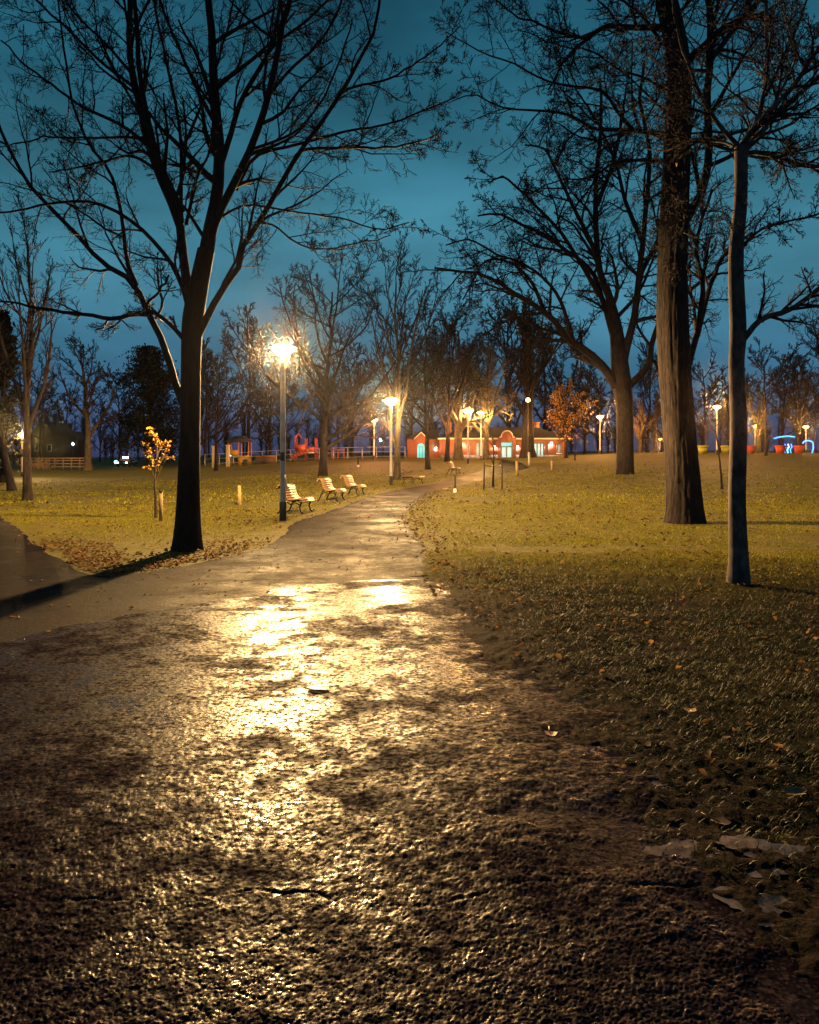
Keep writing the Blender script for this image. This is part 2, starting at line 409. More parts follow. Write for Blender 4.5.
e1 = R_edge(Yn2) - Xn + wobn * 1.2 + (fbm(Xn * 5, Yn2 * 5, 23, 3) - 0.44) * 0.7                                  # metres in from the right edge
e2 = joint(Xn) - Yn2 + wobn * 2.4
sink = 0.05 * np.clip(0.35 - e1, 0, 1.2) + 0.035 * np.clip(0.5 - e2, 0, 2)
Zn = 0.024 + hgt - sink
keep = (e1 > -1.6) & (e2 > -1.2)
kq = keep[:-1, :-1] & keep[1:, 1:] & keep[1:, :-1] & keep[:-1, 1:]
q = grid_quads(*Xn.shape).reshape(len(Yn) - 1, len(un) - 1, 4)[kq]
use = np.unique(q); remap = np.zeros(Xn.size, np.int64); remap[use] = np.arange(len(use))
tag(link('coarse_asphalt', make_mesh('coarse_asphalt', np.stack([Xn, Yn2, Zn], 2).reshape(-1, 3)[use], remap[q]), M['coarse']), kind='structure')
# lumpy trodden verge between asphalt and lawn
def verge_h(X, Y): return 0.030 * (fbm(X * 19, Y * 19, 36, 3) - 0.42) + 0.040 * (fbm(X * 6, Y * 6, 31, 4) - 0.42) + 0.05 * (fbm(X * 1.1, Y * 1.1, 33, 3) - 0.45)
Yv = CH * F / (np.arange(1100, 540, -1.7) - V0); uv = np.linspace(-0.02, 0.58, 260)
Xv = uv[None] * Yv[:, None]; Yv2 = np.repeat(Yv[:, None], len(uv), 1)
fade = np.clip((Xv - R_edge(Yv2) + 0.7) / 0.7, 0, 1) * np.clip((16 - Yv2) / 3, 0, 1)
Zv = 0.022 * fade + verge_h(Xv, Yv2) * fade - (1 - fade) * 0.03
kp = (Xv > R_edge(Yv2) - 0.8); kq = kp[:-1, :-1] & kp[1:, 1:] & kp[1:, :-1] & kp[:-1, 1:]
q = grid_quads(*Xv.shape).reshape(len(Yv) - 1, len(uv) - 1, 4)[kq]
use = np.unique(q); remap = np.zeros(Xv.size, np.int64); remap[use] = np.arange(len(use))
tag(link('verge', make_mesh('verge', np.stack([Xv, Yv2, Zv], 2).reshape(-1, 3)[use], remap[q], smooth=True), M['verge']), kind='structure')
def ground_z(X, Y):
    """height of the lawn surface including the lumpy verge"""
    f = np.clip((X - R_edge(Y) + 0.7) / 0.7, 0, 1) * np.clip((16 - Y) / 3, 0, 1) * (X > R_edge(Y) - 0.8) * (Y > 2.1)
    return elev(X, Y) + np.maximum(0, f * (0.022 + verge_h(X, Y)) - (1 - f) * 0.03)

# ------------------------------------------------------------------ lamps
M['pole'] = simple('painted_pole', (0.50, 0.48, 0.46), 0.55, 0.0, 0.25, 6)
M['pole_dark'] = simple('dark_pole_sleeve', (0.03, 0.03, 0.032), 0.6, 0.2)
M['hood'] = simple('lamp_hood_paint', (0.42, 0.41, 0.40), 0.5, 0.2, 0.1)
M['sticker'] = simple('weathered_sticker', (0.05, 0.045, 0.05), 0.6, 0, 0.6, 40)
M['paper'] = simple('paper_strip', (0.55, 0.52, 0.47), 0.7)
def diffuser_mat(name, col, s):
    m = bpy.data.materials.new(name); m.use_nodes = True; t = m.node_tree; t.nodes.clear()
    o = t.nodes.new('ShaderNodeOutputMaterial'); a = t.nodes.new('ShaderNodeAddShader')
    e = t.nodes.new('ShaderNodeEmission'); e.inputs[0].default_value = (*col, 1); e.inputs[1].default_value = s
    tr = t.nodes.new('ShaderNodeBsdfTransparent')
    t.links.new(e.outputs[0], a.inputs[0]); t.links.new(tr.outputs[0], a.inputs[1]); t.links.new(a.outputs[0], o.inputs[0])
    return m
WARM = (1.0, 0.63, 0.26)
def luminaire(name, loc, col, power, parent, radius=0.13, cut=(0.20, 4.2)):
    """point source with a street lantern's wide-throw distribution: more light sideways than straight down"""
    ld = bpy.data.lights.new(name, 'POINT'); ld.energy = power; ld.color = col; ld.shadow_soft_size = radius
    ld.use_nodes = True; t = ld.node_tree; t.nodes.clear()
    out = t.nodes.new('ShaderNodeOutputLight'); em = t.nodes.new('ShaderNodeEmission')
    tcn = t.nodes.new('ShaderNodeTexCoord'); s3 = t.nodes.new('ShaderNodeSeparateXYZ')
    t.links.new(tcn.outputs['Normal'], s3.inputs[0])
    down = mth(t, 'ABSOLUTE', s3.outputs['Z'])
    c = mth(t, 'MAXIMUM', down, cut[0])
    g = mth(t, 'MINIMUM', mth(t, 'DIVIDE', 0.30, mth(t, 'MULTIPLY', c, c)), cut[1])
    t.links.new(g, em.inputs['Strength']); t.links.new(em.outputs[0], out.inputs[0])
    o = bpy.data.objects.new(name, ld); COL.objects.link(o); o.location = loc; o.parent = parent
    return o
_lamp_mesh = {}
def street_lamp(px, d, head_py, label, col=WARM, power=6000, glow=25, scale=1.0, pole_r=0.08, base_px=None):
    x = at(px, d); z0 = gz(x, d); H = zat(head_py, d) - z0
    root = empty('street_lamp', (x, d, z0))
    tag(root, label, 'lamp', 'park lamps along the paths')
    s = scale * (1.0 if d < 30 else 1.25)
    MB().lathe([(pole_r * 1.25, -0.1), (pole_r * 1.25, 0.5), (pole_r * 1.02, 0.52)], 16).build('base_sleeve', M['pole_dark'], root, True)
    MB().lathe([(pole_r, 0.45), (pole_r * 0.94, H * 0.55), (pole_r * 0.82, H - 0.55 * s)], 16).build('pole', M['pole'], root, True)
    MB().lathe([(pole_r * 0.80, H - 0.56 * s), (0.088 * s, H - 0.54 * s), (0.085 * s, H - 0.32 * s), (0.075 * s, H - 0.22 * s), (0.075 * s, H - 0.205 * s), (0.02 * s, H - 0.204 * s)], 16).build('collar', M['hood'], root, True)
    MB().lathe([(0.075 * s, H - 0.20 * s), (0.17 * s, H - 0.17 * s), (0.26 * s, H - 0.07 * s), (0.32 * s, H), (0.33 * s, H + 0.03 * s)], 24).build('diffuser', diffuser_mat('lamp_glass', col, glow), root, True)
    MB().lathe([(0.33 * s, H + 0.036 * s), (0.29 * s, H + 0.08 * s), (0.19 * s, H + 0.14 * s), (0.08 * s, H + 0.17 * s)], 24).build('dome', emis('lamp_dome', col, glow * 0.8), root, True)
    MB().lathe([(0.325 * s, H + 0.030 * s), (0.41 * s, H + 0.022 * s), (0.41 * s, H + 0.036 * s), (0.325 * s, H + 0.042 * s)], 24).build('rim', M['hood'], root, True)
    MB().lathe([(0.085 * s, H + 0.168 * s), (0.08 * s, H + 0.19 * s), (0.001, H + 0.20 * s)], 16).build('cap', M['hood'], root, True)
    luminaire('lamp_light', (0, 0, H - 0.02), col, power, root, 0.13 * s, (0.20, 4.2) if d < 30 else (0.12, 9.5))
    return root
LAMPS = [
 (283, 21.7, 349, 'nearest tall grey lamp post, lit, standing beside the first wooden bench', (1.0, 0.60, 0.225), 10000, 4.0, 0.95),
 (391, 46, 401, 'lit lamp post by the backless bench, left of the bending path', (1.0, 0.63, 0.24), 3300, 3.5, 1.0),
 (374, 95, 420, 'pinkish orange lamp on a thin post beside the playground fence', (1.0, 0.36, 0.14), 3300, 3.5, 1.15),
 (468, 77, 411, 'lit lamp post in front of the red brick wall, right of the forked pale trunk', (1.0, 0.46, 0.14), 3300, 3.5, 1.2),
 (481, 92, 413, 'smaller yellow lamp just right of the lamp before the brick building', (1.0, 0.58, 0.16), 3000, 3.5, 1.0),
 (600, 111, 417, 'lit lamp between the orange-leaved tree and the big oak trunk', (1.0, 0.43, 0.11), 3300, 3.5, 1.1),
 (660, 190, 439, 'small far lamp low between the two thick trunks', (1.0, 0.43, 0.10), 3300, 3.5, 1.1),
 (717, 87, 407, 'lit lamp between the two right trunks, above the yellow planters', (1.0, 0.48, 0.14), 3300, 3.5, 0.95),
 (755, 140, 426, 'far lamp just right of the slim right trunk, above the red planters', (1.0, 0.43, 0.10), 3300, 3.5, 1.15),
 (806, 140, 427, 'rightmost lamp, beside the blue light arch', (1.0, 0.46, 0.12), 3300, 3.5, 1.15),
 (22, 88, 435, 'lit lamp at the left edge beside a slim grey trunk', (1.0, 0.62, 0.20), 3300, 3.5, 1.1),
]
for L in LAMPS:
    r = street_lamp(L[0], L[1], L[2], L[3], L[4], L[5], L[6], L[7], 0.085 if L[1] > 60 else 0.08)
    if L[1] < 25:
        a0 = np.linspace(-2.6, -0.9, 8)
        v = [(0.081 * math.cos(a), 0.081 * math.sin(a), z) for z in (1.62, 1.86) for a in a0]
        link('sticker', make_mesh('sticker', v, [(i, i + 1, i + 9, i + 8) for i in range(7)]), M['sticker'], r)
        MB().tube([(0.06, -0.07, 1.25), (0.09, -0.09, 1.1), (0.11, -0.08, 0.95), (0.13, -0.09, 0.86)], 0.02, 5).build('paper_strip', M['paper'], r)

# ------------------------------------------------------------------ trees
def spline(pts, n):
    """Catmull-Rom through 3-D points (+ radius as 4th value), n samples"""
    p = np.asarray(pts, float); m = len(p)
    q = np.vstack([2 * p[0] - p[1], p, 2 * p[-1] - p[-2]])
    seg = np.concatenate([[0], np.cumsum(np.linalg.norm(np.diff(p[:, :3], axis=0), axis=1))])
    tt = np.interp(np.linspace(0, seg[-1], n), seg, np.arange(m)); i = np.minimum(tt.astype(int), m - 2); f = (tt - i)[:, None]
    a, b, c, d = q[i], q[i + 1], q[i + 2], q[i + 3]
    return 0.5 * (2 * b + (c - a) * f + (2 * a - 5 * b + 4 * c - d) * f ** 2 + (3 * b - a - 3 * c + d) * f ** 3)
def unit(v): return v / (np.linalg.norm(v, axis=-1, keepdims=True) + 1e-9)
def sprout(P, R, k, t0, t1, ang, ln, n, wig, up, rr, rmin, g, taper_len=0.5, flat=0.0):
    """k side shoots on each of the N branches P; ln = absolute length range or fraction of parent"""
    N, m, _ = P.shape
    idx = np.repeat(np.arange(N), k); j = np.tile(np.arange(k), N)
    t = t0 + (t1 - t0) * (j + g.random(N * k)) / k
    f = t * (m - 1); i = np.minimum(f.astype(int), m - 2); f = (f - i)[:, None]
    a, b = P[idx, i], P[idx, i + 1]
    pos = a + (b - a) * f; tan = unit(b - a)
    r = R[idx, i] + (R[idx, i + 1] - R[idx, i]) * f[:, 0]
    rv = unit(np.cross(tan, unit(g.normal(size=(N * k, 3)))))
    ang = np.radians(g.uniform(ang[0], ang[1], N * k))[:, None]
    d = unit(np.cos(ang) * tan + np.sin(ang) * rv)
    L = np.linalg.norm(np.diff(P, axis=1), axis=2).sum(1)[idx]
    le = L * g.uniform(ln[0], ln[1], N * k) * (1 - taper_len * t)
    Q = np.empty((N * k, n, 3)); Q[:, 0] = pos
    st = (le / (n - 1))[:, None]
    for s in range(1, n):
        d = d + g.normal(size=d.shape) * wig; d[:, 2] += up; d = unit(d)
        Q[:, s] = Q[:, s - 1] + d * st
    r0 = np.maximum(np.minimum(r * rr, le * 0.05), rmin)
    tp = np.linspace(0, 1, n)
    RR = r0[:, None] * (1 - 0.7 * tp[None]) ; RR = np.maximum(RR, rmin * 0.75)
    return Q, RR
def tree_meshes(levels, sides):
    """joins several levels of branches into one mesh"""
    V, Q, T, n = [], [], [], 0
    for (P, R), s in zip(levels, sides):
        v, q = tubes(P, R, s)
        if P.shape[1] == 2:                                        # last spurs: three-sided cones
            N = len(P); ring = v.reshape(N, 2, s, 3)[:, 0]
            v = np.concatenate([ring, P[:, 1:2]], 1).reshape(-1, 3); i = np.arange(N)[:, None] * (s + 1)
            T.append(np.concatenate([i + np.array([j, (j + 1) % s, s]) for j in range(s)]) + n)
        else: Q.append(q + n)
        V.append(v); n += len(v)
    return make_mesh('twigs', np.vstack(V), np.vstack(Q), np.vstack(T) if T else None, smooth=True)
def rough_tube(P, R, sides, amp, seed, flare=0.0, freq=5.0):
    """a trunk with furrowed bark and root flare"""
    v, q = tubes(P[None], R[None], sides)
    n = len(P); a = np.arange(sides) / sides * 2 * np.pi
    ring = v.reshape(n, sides, 3); c = P[:, None]
    h = P[:, 2] - P[0, 2]
    A, H_ = np.meshgrid(a, h); k = freq
    nx = np.cos(A) * k + H_ * 0.35; ny = np.sin(A) * k + H_ * 0.25 + 7
    rid = np.abs(fbm(nx, ny, seed, 4) - 0.47) * 2.2 - 0.25 + (fbm(np.cos(A) * k * 3 + H_ * 2.2, np.sin(A) * k * 3 - H_ * 1.6, seed + 9, 3) - 0.45) * 0.7
    fl = flare * np.exp(-H_ / 0.35) * (0.7 + 0.9 * fbm(np.cos(A) * 1.6 + 3, np.sin(A) * 1.6, seed + 4, 2))
    ring = c + (ring - c) * (1 + amp * rid + fl)[:, :, None]
    return make_mesh('trunk', ring.reshape(-1, 3), q, smooth=True)

def traced_tree(name, label, cat, d, trunk, limbs, mat, twmat, seed, lv, trunk_sides=40, amp=0.05, flare=0.35, depth=1.0, rmin=0.004, group=None, freq=5.0, rings=70):
    """trunk and main limbs follow the photograph; each has its own depth behind or before the trunk.
    trunk: [(px, py, width_px)], limbs: [(dd_end, w0, w1, [(px,py)...])]"""
    g = np.random.default_rng(seed)
    bx, by = at(trunk[0][0], d), d; z0 = gz(bx, by)
    root = empty(name, (bx, by, z0)); tag(root, label, cat, group)
    O = np.array([bx, by, z0])
    pts = [((p[0] - U0) / F * d, d, zat(p[1], d), p[2] / 2 * d / F) for p in trunk]
    pts[0] = (pts[0][0], d, z0 - 0.15, pts[0][3])
    sp_ = spline(pts, rings)
    link('trunk', rough_tube(sp_[:, :3] - O, np.maximum(sp_[:, 3], 0.01), trunk_sides, amp, seed, flare, freq), mat, root)
    LP, LR = [], []
    for (dd, w0, w1, pp) in limbs:
        m = len(pp); q = []
        for i, p in enumerate(pp):
            t = i / (m - 1); dep = d + dd * t ** 1.2 * depth
            q.append(((p[0] - U0) / F * dep, dep, zat(p[1], dep), (w0 + (w1 - w0) * t ** 0.75) * 0.44 * dep / F))
        s = spline(q, 18)
        jit = g.normal(size=(18, 3)) * 0.012 * np.linspace(0, 1, 18)[:, None] * (d / 14.5)
        P = s[:, :3] + jit - O; R = np.maximum(s[:, 3], rmin * 1.3)
        LP.append(P); LR.append(R)
        v, qd = tubes(P[None], R[None], 9)
        link('limb', make_mesh('limb', v, qd, smooth=True), mat, root)
    P = np.array(LP); R = np.array(LR)
    lev, sd = [], []
    for (k, t0, t1, ang, ln, n, wig, up, sides) in lv:
        P, R = sprout(P, R, k, t0, t1, ang, ln, n, wig, up, 0.62, rmin, g)
        lev.append((P, R)); sd.append(sides)
    tw = link('twigs', tree_meshes(lev, sd), twmat, root); tag(tw, kind='stuff')
    return root, lev

def leaves_mesh(C, size, g, droop=0.4):
    n = len(C)
    u = unit(g.normal(size=(n, 3))); u[:, 2] -= droop; u = unit(u)
    v = unit(np.cross(u, unit(g.normal(size=(n, 3))))); w_ = np.cross(u, v)
    s = size * g.uniform(0.6, 1.25, n)[:, None]
    a = C; b = C + u * s * 0.5 + v * s * 0.35 + w_ * s * 0.1; c = C + u * s; e = C + u * s * 0.5 - v * s * 0.35 + w_ * s * 0.12
    V = np.stack([a, b, c, e], 1).reshape(-1, 3); i = np.arange(n)[:, None] * 4
    return make_mesh('leaves', V, tris=np.concatenate([i + np.array([0, 1, 2]), i + np.array([0, 2, 3])]))

# --- the big bare tree at the left
T1 = [
 (0.3, 17, 6, [(207, 249), (213, 215), (218, 190), (219, 147), (216, 110), (214, 73), (212, 37), (208, 0), (203, -60), (206, -120)]),
 (-1.2, 11, 5, [(209, 245), (216, 220), (234, 183), (253, 143), (269, 92), (282, 29), (289, 0), (298, -50), (312, -110)]),
 (1.6, 8, 3.5, [(219, 170), (228, 143), (242, 99), (267, 55), (278, 20), (283, -40)]),
 (0.8, 12, 5, [(191, 305), (184, 265), (179, 223), (161, 180), (147, 139), (137, 92), (129, 51), (131, 0), (128, -60), (120, -110)]),
 (-0.9, 8, 4, [(182, 212), (158, 158), (145, 106), (139, 66), (136, 20), (132, -30), (138, -90)]),
 (-1.6, 10, 3, [(194, 343), (200, 332), (210, 311), (224, 287), (238, 268), (241, 250), (264, 214), (292, 165), (321, 121), (347, 84), (361, 55), (376, 22), (382, -20)]),
 (-2.6, 5, 1.6, [(293, 163), (303, 150), (347, 148), (390, 147), (420, 141), (440, 134)]),
 (-0.4, 5, 1.5, [(236, 190), (255, 157), (295, 145), (340, 133), (383, 125), (427, 110), (454, 99)]),
 (-2.2, 4, 1.4, [(336, 99), (350, 88), (385, 80), (412, 66), (438, 48), (462, 25)]),
 (-1.3, 3.5, 1.3, [(216, 222), (229, 212), (251, 205), (295, 212), (339, 218), (379, 229), (409, 223)]),
 (-2.0, 3.0, 1.2, [(258, 222), (275, 226), (295, 242), (321, 249), (365, 242), (392, 236)]),
 (1.4, 10, 3, [(184, 405), (179, 394), (172, 374), (164, 345), (145, 308), (134, 283), (113, 270), (97, 257), (70, 227), (37, 194), (15, 161), (0, 128), (-14, 90)]),
 (0.3, 7, 2, [(148, 314), (132, 314), (113, 319), (89, 315), (54, 311), (32, 307), (16, 303), (-8, 301)]),
 (2.0, 6, 2, [(136, 285), (127, 262), (125, 245), (121, 212), (110, 172), (88, 143), (73, 103), (64, 48), (58, 0)]),
 (-1.5, 6, 2.5, [(189, 345), (172, 326), (159, 315), (147, 306), (159, 291), (170, 275)]),
 (-1.4, 7, 2, [(190, 318), (185, 294), (175, 270), (161, 250), (139, 227), (110, 209), (84, 201), (48, 203), (22, 211), (-6, 213)]),
 (1.8, 5, 1.8, [(150, 147), (121, 125), (81, 106), (51, 84), (26, 66), (2, 40)]),
 (0.6, 4, 1.5, [(157, 170), (132, 156), (106, 161), (75, 168), (48, 172)]),
 (1.0, 4, 1.5, [(146, 138), (120, 137), (92, 138), (40, 138), (7, 147)]),
 (1.5, 5, 2.2, [(136, 90), (130, 84), (99, 60), (70, 31), (40, 4), (5, -30)]),
 (-1.7, 4, 2, [(132, 74), (106, 44), (73, 11), (45, -30)]),
 (1.2, 4.5, 2, [(203, 236), (188, 212), (172, 190), (157, 161), (140, 140)]),
 (-0.8, 4.5, 2, [(186, 225), (198, 176), (209, 154), (212, 125)]),
 (1.4, 5, 2.5, [(182, 222), (181, 205), (181, 147), (176, 106), (165, 55), (154, 0), (150, -50)]),
 (0.7, 4, 2, [(181, 152), (192, 128), (201, 106), (211, 84), (222, 48), (231, 15), (238, -30)]),
 (-1.0, 5, 2.5, [(216, 125), (198, 92), (179, 48), (161, 2), (150, -40)]),
 (1.6, 4, 1.8, [(250, 150), (278, 140), (300, 128), (322, 100), (340, 60), (352, 20)]),
 (2.2, 4.5, 2, [(268, 96), (290, 70), (318, 44), (338, 10), (350, -30)]),
 (-1.8, 4, 2, [(280, 40), (305, 22), (332, -5), (350, -40)]),
]
LV1 = [(9, 0.14, 0.98, (28, 62), (0.20, 0.42), 8, 0.13, 0.03, 4),
       (6, 0.12, 0.97, (28, 60), (0.32, 0.58), 6, 0.12, 0.05, 3),
       (6, 0.12, 0.97, (25, 55), (0.42, 0.85), 4, 0.12, 0.05, 3),
       (4, 0.15, 0.98, (30, 75), (0.40, 0.80), 2, 0.2, 0.10, 3)]
traced_tree('bare_tree', 'large black bare tree by the path fork, nearest tree on the left', 'tree', 14.5,
    [(187, 550, 26), (188, 520, 24), (189, 470, 21.5), (190, 420, 20), (191, 360, 19.5), (193, 320, 21), (199, 285, 19), (206, 250, 17)],
    T1, M['bark_dark'], M['twig'], 11, LV1, 40, 0.05, 0.40, 1.0, 0.005)

# --- massive trunk on the right
T2 = [
 (-1.0, 9, 2, [(662, 28), (648, 27), (635, 28), (608, 26), (593, 35), (581, 44), (570, 54), (561, 66), (548, 90)]),
 (1.5, 5, 1.2, [(592, 36), (583, 38), (564, 34), (549, 29), (531, 20), (517, 17), (496, 0), (478, -14)]),
 (-1.5, 7, 1.2, [(668, 134), (655, 133), (631, 130), (596, 129), (584, 123), (567, 114), (537, 111), (502, 107), (476, 94), (452, 100)]),
 (1.0, 5, 1.2, [(633, 130), (619, 114), (602, 91), (572, 86), (546, 81), (514, 64), (479, 51), (446, 32)]),
 (1.8, 6, 1.2, [(668, 160), (655, 161), (637, 160), (613, 164), (590, 178), (560, 180), (530, 195)]),
 (2.0, 11, 7, [(684, 222), (695, 205), (704, 185), (709, 150), (707, 94), (711, 50), (708, 0), (700, -60)]),
 (-1.4, 10, 5, [(684, 66), (694, 54), (704, 46), (718, 32), (744, 16), (760, -2), (785, -40)]),
 (2.6, 8, 4, [(710, 60), (720, 48), (734, 29), (752, 11), (765, -20)]),
 (2.2, 9, 3, [(686, 372), (691, 355), (699, 328), (706, 300), (712, 281), (721, 259), (731, 250), (752, 232)]),
 (1.6, 7, 3, [(698, 330), (703, 287), (697, 253), (700, 225), (712, 190)]),
 (-2.0, 6, 1.5, [(684, 140), (705, 142), (730, 150), (765, 158), (800, 150), (830, 140)]),
 (0.5, 20, 12, [(666, 4), (658, -40), (652, -100), (650, -160)]),
 (-1.6, 5, 1.5, [(672, 20), (690, 0), (705, -30), (730, -60)]),
 (-2.0, 5, 1.6, [(660, 40), (640, 14), (610, -8), (580, -30)]),
 (0.8, 4, 1.2, [(664, 90), (645, 78), (620, 70), (590, 50), (560, 46), (520, 30)]),
]
LV2 = [(11, 0.10, 0.98, (30, 65), (0.24, 0.50), 8, 0.12, 0.01, 4),
       (7, 0.10, 0.97, (25, 60), (0.32, 0.62), 6, 0.12, 0.02, 3),
       (6, 0.12, 0.97, (25, 60), (0.36, 0.72), 4, 0.14, 0.03, 3),
       (4, 0.20, 0.98, (30, 75), (0.45, 0.85), 2, 0.2, 0.03, 3)]
traced_tree('bare_tree', 'massive furrowed trunk on the right lawn, lit along its left side', 'tree', 21.0,
    [(685, 524, 34), (684, 500, 33), (681, 450, 31.5), (677, 400, 31), (673, 340, 31), (672, 280, 29), (674, 220, 28), (677, 150, 26), (679, 80, 23), (675, 40, 22), (666, 0, 21)],
    T2, M['bark_grey'], M['twig'], 22, LV2, 110, 0.13, 0.34, 1.0, 0.0075, freq=4.6, rings=170)

# --- slim nearest trunk on the right
T3 = [
 (-0.7, 8, 4, [(742, 146), (750, 134), (766, 115), (793, 86), (811, 59), (822, 42), (845, 5)]),
 (0.9, 8, 4, [(744, 150), (760, 134), (776, 115), (800, 94), (822, 75), (850, 50)]),
 (-1.1, 5, 2, [(750, 146), (765, 134), (787, 126), (822, 103), (850, 95)]),
 (0.4, 6, 4, [(750, 134), (758, 118), (764, 91), (767, 53), (766, 0), (770, -60)]),
 (-0.9, 6, 2, [(738, 146), (720, 126), (704, 102), (691, 72), (680, 40), (672, 0), (668, -40)]),
 (1.2, 4, 1.2, [(734, 146), (718, 141), (690, 140), (668, 150), (645, 148)]),
 (0.5, 6, 4, [(744, 155), (755, 152), (782, 158), (803, 166), (822, 166), (850, 172)]),
 (-0.8, 4, 2, [(744, 246), (750, 238), (766, 227), (798, 219), (825, 213)]),
 (-0.6, 8, 5, [(741, 343), (747, 335), (762, 319), (794, 308), (822, 286), (850, 270)]),
 (-1.4, 2.0, 0.8, [(736, 150), (726, 152), (718, 152), (712, 171), (699, 203), (691, 225), (667, 246), (663, 262)]),
 (-1.3, 2.0, 0.8, [(706, 105), (695, 92), (675, 80), (655, 62), (635, 40), (612, 20)]),
 (-1.0, 1.8, 0.8, [(718, 124), (700, 112), (670, 108), (640, 96), (604, 66)]),
 (0.8, 4, 2, [(766, 95), (782, 60), (800, 20), (812, -20)]),
 (-0.9, 3, 1.2, [(770, 112), (795, 60), (790, 30), (775, -5)]),
 (1.0, 3, 1.2, [(795, 88), (792, 70), (780, 46), (768, 18)]),
]
LV3 = [(11, 0.08, 0.98, (28, 62), (0.28, 0.56), 8, 0.12, 0.0, 4),
       (7, 0.10, 0.97, (25, 60), (0.32, 0.62), 6, 0.12, 0.0, 3),
       (5, 0.12, 0.97, (25, 60), (0.36, 0.72), 4, 0.14, 0.02, 3),
       (4, 0.20, 0.98, (30, 75), (0.45, 0.85), 2, 0.2, 0.02, 3)]
t3, lev3 = traced_tree('bare_tree', 'slim smooth grey trunk, nearest tree on the right lawn', 'tree', 10.4,
    [(738, 587, 19.5), (738.5, 560, 17.6), (737, 500, 16.3), (738.5, 430, 16), (736.5, 365, 15), (738, 330, 16), (736, 260, 14.6), (740.5, 200, 13), (741, 146, 12.5)],
    T3, M['bark_smooth'], M['twig'], 33, LV3, 48, 0.06, 0.42, 1.0, 0.0042)
g = np.random.default_rng(5)
tips = lev3[1][0][:, -1]; tips = tips[(tips[:, 2] < 6.5)]
link('leaves', leaves_mesh(tips[g.choice(len(tips), min(16, len(tips)), replace=False)], 0.085, g, 1.0), M['leaf_orange'], t3)['kind'] = 'stuff'

# --- big oak further back on the right
T4 = [
 (-4, 12, 2.5, [(616, 386), (606, 370), (588, 352), (568, 339), (552, 318), (530, 302), (509, 291), (495, 280), (469, 272), (434, 268)]),
 (5, 8, 2, [(612, 376), (596, 364), (579, 354), (560, 334), (540, 328), (515, 318), (490, 330)]),
 (3, 9, 2, [(616, 345), (607, 312), (601, 297), (592, 272), (560, 246), (530, 228), (500, 215), (478, 216)]),
 (1, 11, 3, [(618, 348), (614, 310), (602, 280), (597, 250), (596, 200), (596, 170), (602, 120), (600, 80)]),
 (-3, 11, 3, [(622, 368), (627, 345), (634, 319), (639, 278), (643, 240), (646, 205), (650, 150), (640, 100), (645, 60)]),
 (4, 9, 2.5, [(630, 385), (648, 366), (652, 344), (662, 320), (690, 290), (716, 270), (735, 235)]),
 (-5, 6, 1.8, [(600, 296), (580, 262), (556, 226), (530, 200), (505, 178), (490, 182)]),
 (5, 6, 1.8, [(597, 255), (580, 220), (560, 180), (545, 150), (525, 145)]),
 (-4, 6, 1.8, [(640, 275), (660, 235), (676, 190), (690, 140), (694, 100)]),
 (3, 6, 1.8, [(597, 205), (612, 165), (622, 120), (626, 85)]),
 (5, 6, 1.8, [(642, 240), (625, 200), (615, 160), (590, 110), (575, 90)]),
 (-3, 5, 1.6, [(575, 345), (560, 300), (545, 280), (520, 262), (498, 255), (470, 240), (446, 245)]),
 (-2, 5, 1.6, [(545, 312), (530, 280), (508, 262), (485, 262), (462, 300)]),
 (4, 5, 1.6, [(615, 320), (640, 290), (655, 250), (660, 200)]),
]
LV4 = [(11, 0.12, 0.98, (30, 65), (0.22, 0.46), 7, 0.15, 0.01, 4),
       (8, 0.12, 0.97, (30, 70), (0.28, 0.56), 5, 0.2, 0.03, 3),
       (7, 0.15, 0.98, (30, 80), (0.30, 0.62), 3, 0.28, 0.04, 3),
       (4, 0.25, 0.98, (30, 80), (0.5, 0.9), 2, 0.28, 0.04, 3)]
traced_tree('oak_tree', 'wide spreading bare oak with thick trunk, middle right behind the lawn', 'tree', 55.0,
    [(625, 477, 18), (625, 460, 17), (625, 430, 16.5), (624, 400, 17), (621, 375, 18), (618, 345, 15), (613, 312, 10), (606, 285, 6)],
    T4, M['bark_grey'], M['twig'], 44, LV4, 40, 0.10, 0.12, 1.0, 0.019)

